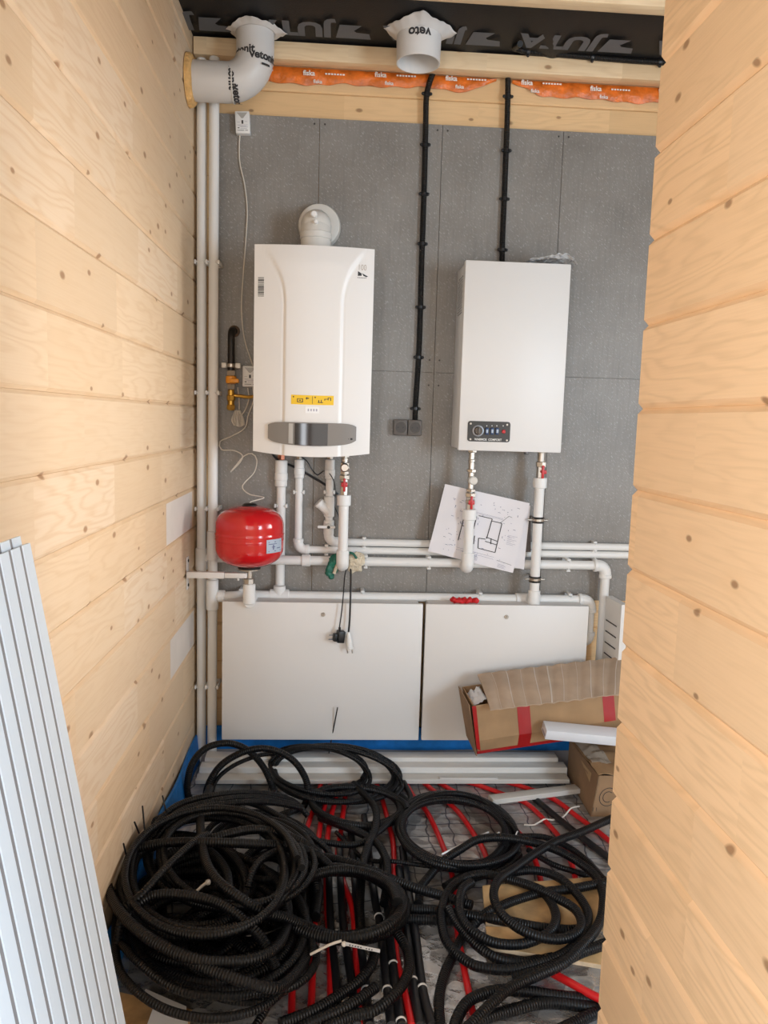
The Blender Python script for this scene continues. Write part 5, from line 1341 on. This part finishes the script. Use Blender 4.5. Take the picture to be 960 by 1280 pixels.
# coil leaning on the trunking
hose('hose_coil', 'thin black cable coil leaning over the trunking below the left cabinet', [
 (.0078, ell(418, 968, 84, 36, 5, .03, .05, 12, .12, .05, .10, start=.4, lift=.085)), (.0078, ell(400, 962, 66, 30, 3, .04, .06, 14, .14, .05, .10, start=.4, lift=.08))], BH)
hose('hose_coil', 'black hose loops lying behind the middle coil over the red pipe bundle', [
 (rA, ell(452, 1008, 62, 26, 3, .018, .05, 21, .2, .10, .05)),
 (rT, [(505, 978, .03), (513, 1000, .035), (495, 1020, .04), (470, 1042, .045), (440, 1056, .04), (380, 1048, .05), (330, 1036, .07)]),
 (rA, [(442, 980, .05), (468, 1008, .055), (469, 1035, .055), (461, 1055, .05), (454, 1080, .04), (450, 1130, .03), (452, 1175, .02)]),
 (rA, [(400, 1022, .03), (430, 1033, .04), (450, 1041, .045), (470, 1053, .045), (482, 1073, .045), (484, 1099, .04), (480, 1130, .03)]),
 (rT*.7, [(420, 1040, .03), (440, 1060, .02), (458, 1075, .02), (495, 1077, .03), (541, 1083, .02), (580, 1079, .02)])], BH)
# round coil in the middle
tD = hose('hose_coil', 'neat round coil of black hose on the foil in front of the trunking, middle right', [
 (rT*1.08, ell(569, 1041, 82, 49, 7, .012, .062, 5, .24, .05, .12)),
 (rT, [(650, 1068, .04), (632, 1084, .035), (600, 1096, .03), (575, 1104, .025), (552, 1121, .02)]),
 (rT, [(640, 1075, .03), (610, 1085, .03), (580, 1094, .03), (555, 1108, .03)])], BH)
m = MB()
for a, b in (((552, 1068), (580, 1054)), ((580, 1054), (611, 1040)), ((618, 1047), (624, 1040)), ((644, 1046), (647, 1039))): m.rod(onz(a[0], a[1], .055), onz(b[0], b[1], .06), .0028, 8)
m.build('white_tie', M['white_plastic'], tD)
# thick coil in front
tE = hose('hose_coil', 'thick black corrugated coil in front of the middle, with a white tag on it', [
 (.0135, ell(428, 1130, 80, 47, 5, .03, .11, 9, .16, .05, .06)),
 (.0125, [(395, 1070, .06), (430, 1077, .07), (460, 1087, .07), (489, 1099, .06), (519, 1110, .05), (553, 1120, .04), (590, 1132, .04)]),
 (.0125, [(495, 1130, .04), (513, 1136, .03), (545, 1138, .03), (595, 1146, .035), (632, 1151, .04), (670, 1159, .04), (707, 1163, .035), (724, 1162, .03)]),
 (.0125, [(490, 1150, .03), (513, 1149, .025), (545, 1150, .025), (580, 1150, .03)]),
 (rA, [(492, 1160, .05), (501, 1173, .045), (509, 1189, .04), (511, 1211, .04), (503, 1231, .04), (487, 1249, .04), (466, 1264, .035), (440, 1270, .035), (405, 1285, .035)]),
 (rA, [(468, 1191, .04), (464, 1207, .04), (450, 1225, .04), (430, 1240, .04), (395, 1262, .045), (350, 1280, .05)]),
 (rA, [(360, 1290, .03), (387, 1279, .04), (416, 1267, .045), (443, 1253, .045), (470, 1234, .04)])], BH)
m = MB(); a, b, c = onz(388, 1193, .09), onz(412, 1181, .115), onz(427, 1176, .125)
m.tube(spline([a, b, c], .006), .003, 8); m.sphere(onz(430, 1180, .125), .006, n=6); m.build('white_tie', M['tie_white'], tE)
pA, pB = onz(432, 1180, .13), onz(475, 1189, .125); up = V(0, -.35, 1).normalized()*.0055
m = MB(); m.prism([pA-up, pB-up, pB+up, pA+up], (0, .0012, 0)); tg_ = m.build('marker_tag', M['white_plastic'], tE, smooth=False)
m = MB(); d = (pB-pA)
for i, s in enumerate((.10, .18, .26, .34, .42, .58, .66, .74)):
    q0 = pA+d*s-V(0, .0006, 0); m.prism([q0-up*.4, q0+d*.045-up*.35, q0+d*.04+up*.4, q0+d*.01+up*.2], (0, -.0003, 0))
m.build('tag_writing', M['ink'], tg_, smooth=False)
# loose loops at right
hose('hose_coil', 'loose open loops of black corrugated hose lying over the plywood scrap at right', [
 (rA, [(775, 1019, .03), (760, 1025, .035), (729, 1039, .045), (697, 1051, .05), (669, 1067, .055), (645, 1084, .06), (624, 1099, .07), (617, 1117, .075), (624, 1138, .075), (643, 1157, .07), (670, 1170, .065), (699, 1174, .06), (720, 1167, .06), (727, 1153, .06), (718, 1136, .06), (695, 1122, .06), (668, 1109, .055), (639, 1100, .05), (607, 1093, .05), (582, 1097, .05), (562, 1112, .045), (553, 1135, .04), (552, 1155, .035), (560, 1180, .03), (587, 1204, .03), (612, 1211, .03), (641, 1212, .03), (670, 1205, .035), (699, 1195, .04), (720, 1180, .045), (732, 1161, .05), (735, 1142, .05), (726, 1124, .05), (707, 1103, .05), (687, 1092, .045), (660, 1088, .04), (620, 1094, .035)]),
 (rA, [(590, 1103, .06), (578, 1112, .06), (574, 1134, .055), (580, 1153, .05), (595, 1167, .05), (616, 1178, .045), (643, 1181, .045), (664, 1177, .05), (687, 1165, .055), (695, 1149, .055), (691, 1132, .05), (678, 1115, .045), (657, 1105, .04), (632, 1099, .035)]),
 (rA, [(560, 1135, .05), (570, 1152, .04), (582, 1167, .035), (601, 1186, .03), (624, 1199, .025), (653, 1203, .02), (690, 1196, .02)])], BH)
hose('black_hose', 'black corrugated hose curving round the right side of the loops down to the bottom edge', [
 (rA, [(523, 1130, .02), (526, 1110, .02), (535, 1097, .025), (553, 1077, .04), (577, 1061, .06), (596, 1050, .075), (620, 1047, .075), (645, 1049, .065), (673, 1055, .05), (701, 1065, .05), (725, 1079, .05), (744, 1095, .05), (753, 1115, .05), (754, 1130, .05), (751, 1149, .055), (741, 1167, .06), (722, 1188, .06), (703, 1205, .055), (670, 1220, .05), (639, 1234, .05), (618, 1251, .05), (597, 1272, .045), (580, 1290, .04)])], BH, 'single black hoses')
hose('black_hose', 'black hose passing over the plywood scrap and bending down the foil to the bottom edge', [
 (rA, [(775, 1100, .05), (747, 1105, .05), (716, 1111, .045), (682, 1115, .04), (649, 1124, .04), (628, 1132, .04), (610, 1140, .035), (592, 1156, .025), (580, 1168, .015), (567, 1193, .013), (555, 1219, .013), (549, 1250, .013), (551, 1290, .013)])], BH, 'single black hoses')
hose('black_hose', 'black hose behind the loops running into the right partition', [
 (rT, [(640, 1046, .03), (677, 1046, .03), (705, 1056, .03), (729, 1072, .03), (748, 1092, .03), (775, 1120, .03)]), (rT*.9, [(660, 1062, .02), (690, 1080, .02), (720, 1090, .02), (750, 1100, .02)])], BH, 'single black hoses')
hose('black_hose', 'two black corrugated hose ends lying on the foil at the bottom right edge', [
 (.0125, [(566, 1292, .02), (571, 1274, .025), (582, 1255, .03), (597, 1245, .03), (624, 1238, .03), (657, 1239, .025), (695, 1245, .02), (745, 1250, .02), (800, 1258, .02)]),
 (.0125, [(585, 1284, .02), (603, 1274, .02), (632, 1265, .018), (670, 1255, .018), (699, 1254, .016), (745, 1260, .015), (800, 1268, .015)])], BH, 'single black hoses')
hose('black_hose', 'short black hose end in the bottom right corner of the floor', [(.0125, [(690, 1292, .014), (716, 1280, .014), (745, 1266, .014), (790, 1250, .014)])], BH, 'single black hoses')
hose('black_hose', 'black hose slanting from under the partition across the lower side of the loops', [(.0125, [(790, 1166, .05), (751, 1182, .05), (728, 1190, .05), (703, 1202, .04), (674, 1214, .035), (640, 1222, .02)])], BH, 'single black hoses')
# thin rod
tag(MB().rod(at(411, 942, -.125), at(422, 884, -.165), .0022, 8).build('thin_rod', M['black_steel'], base=at(412, 940, -.125)), 'thin black rod standing in front of the left cabinet', 'rod')
# offcuts half hidden at bottom left
scrap('brown board offcut on the floor at bottom left beside the ribbed panels', [(150, 1240), (240, 1262), (230, 1300), (150, 1300)], .001, .012, 'board_offcut')
P = [onz(182, 1236, .03), onz(233, 1258, .03), onz(229, 1268, .03), onz(178, 1244, .03)]
tag(MB().prism(P, (0, 0, -.012)).build('plastic_offcut', M['duct'], smooth=False, base=P[0]), 'white plastic offcut under the hoses at bottom left', 'offcut', 'white offcuts')
P = [onz(192, 1258, .035), onz(235, 1276, .035), onz(228, 1296, .035), onz(184, 1280, .035)]
tag(MB().prism(P, (0, 0, -.018)).build('plastic_offcut', M['carton_white'], smooth=False, base=P[0]), 'white block offcut at the very bottom left under the hoses', 'offcut', 'white offcuts')
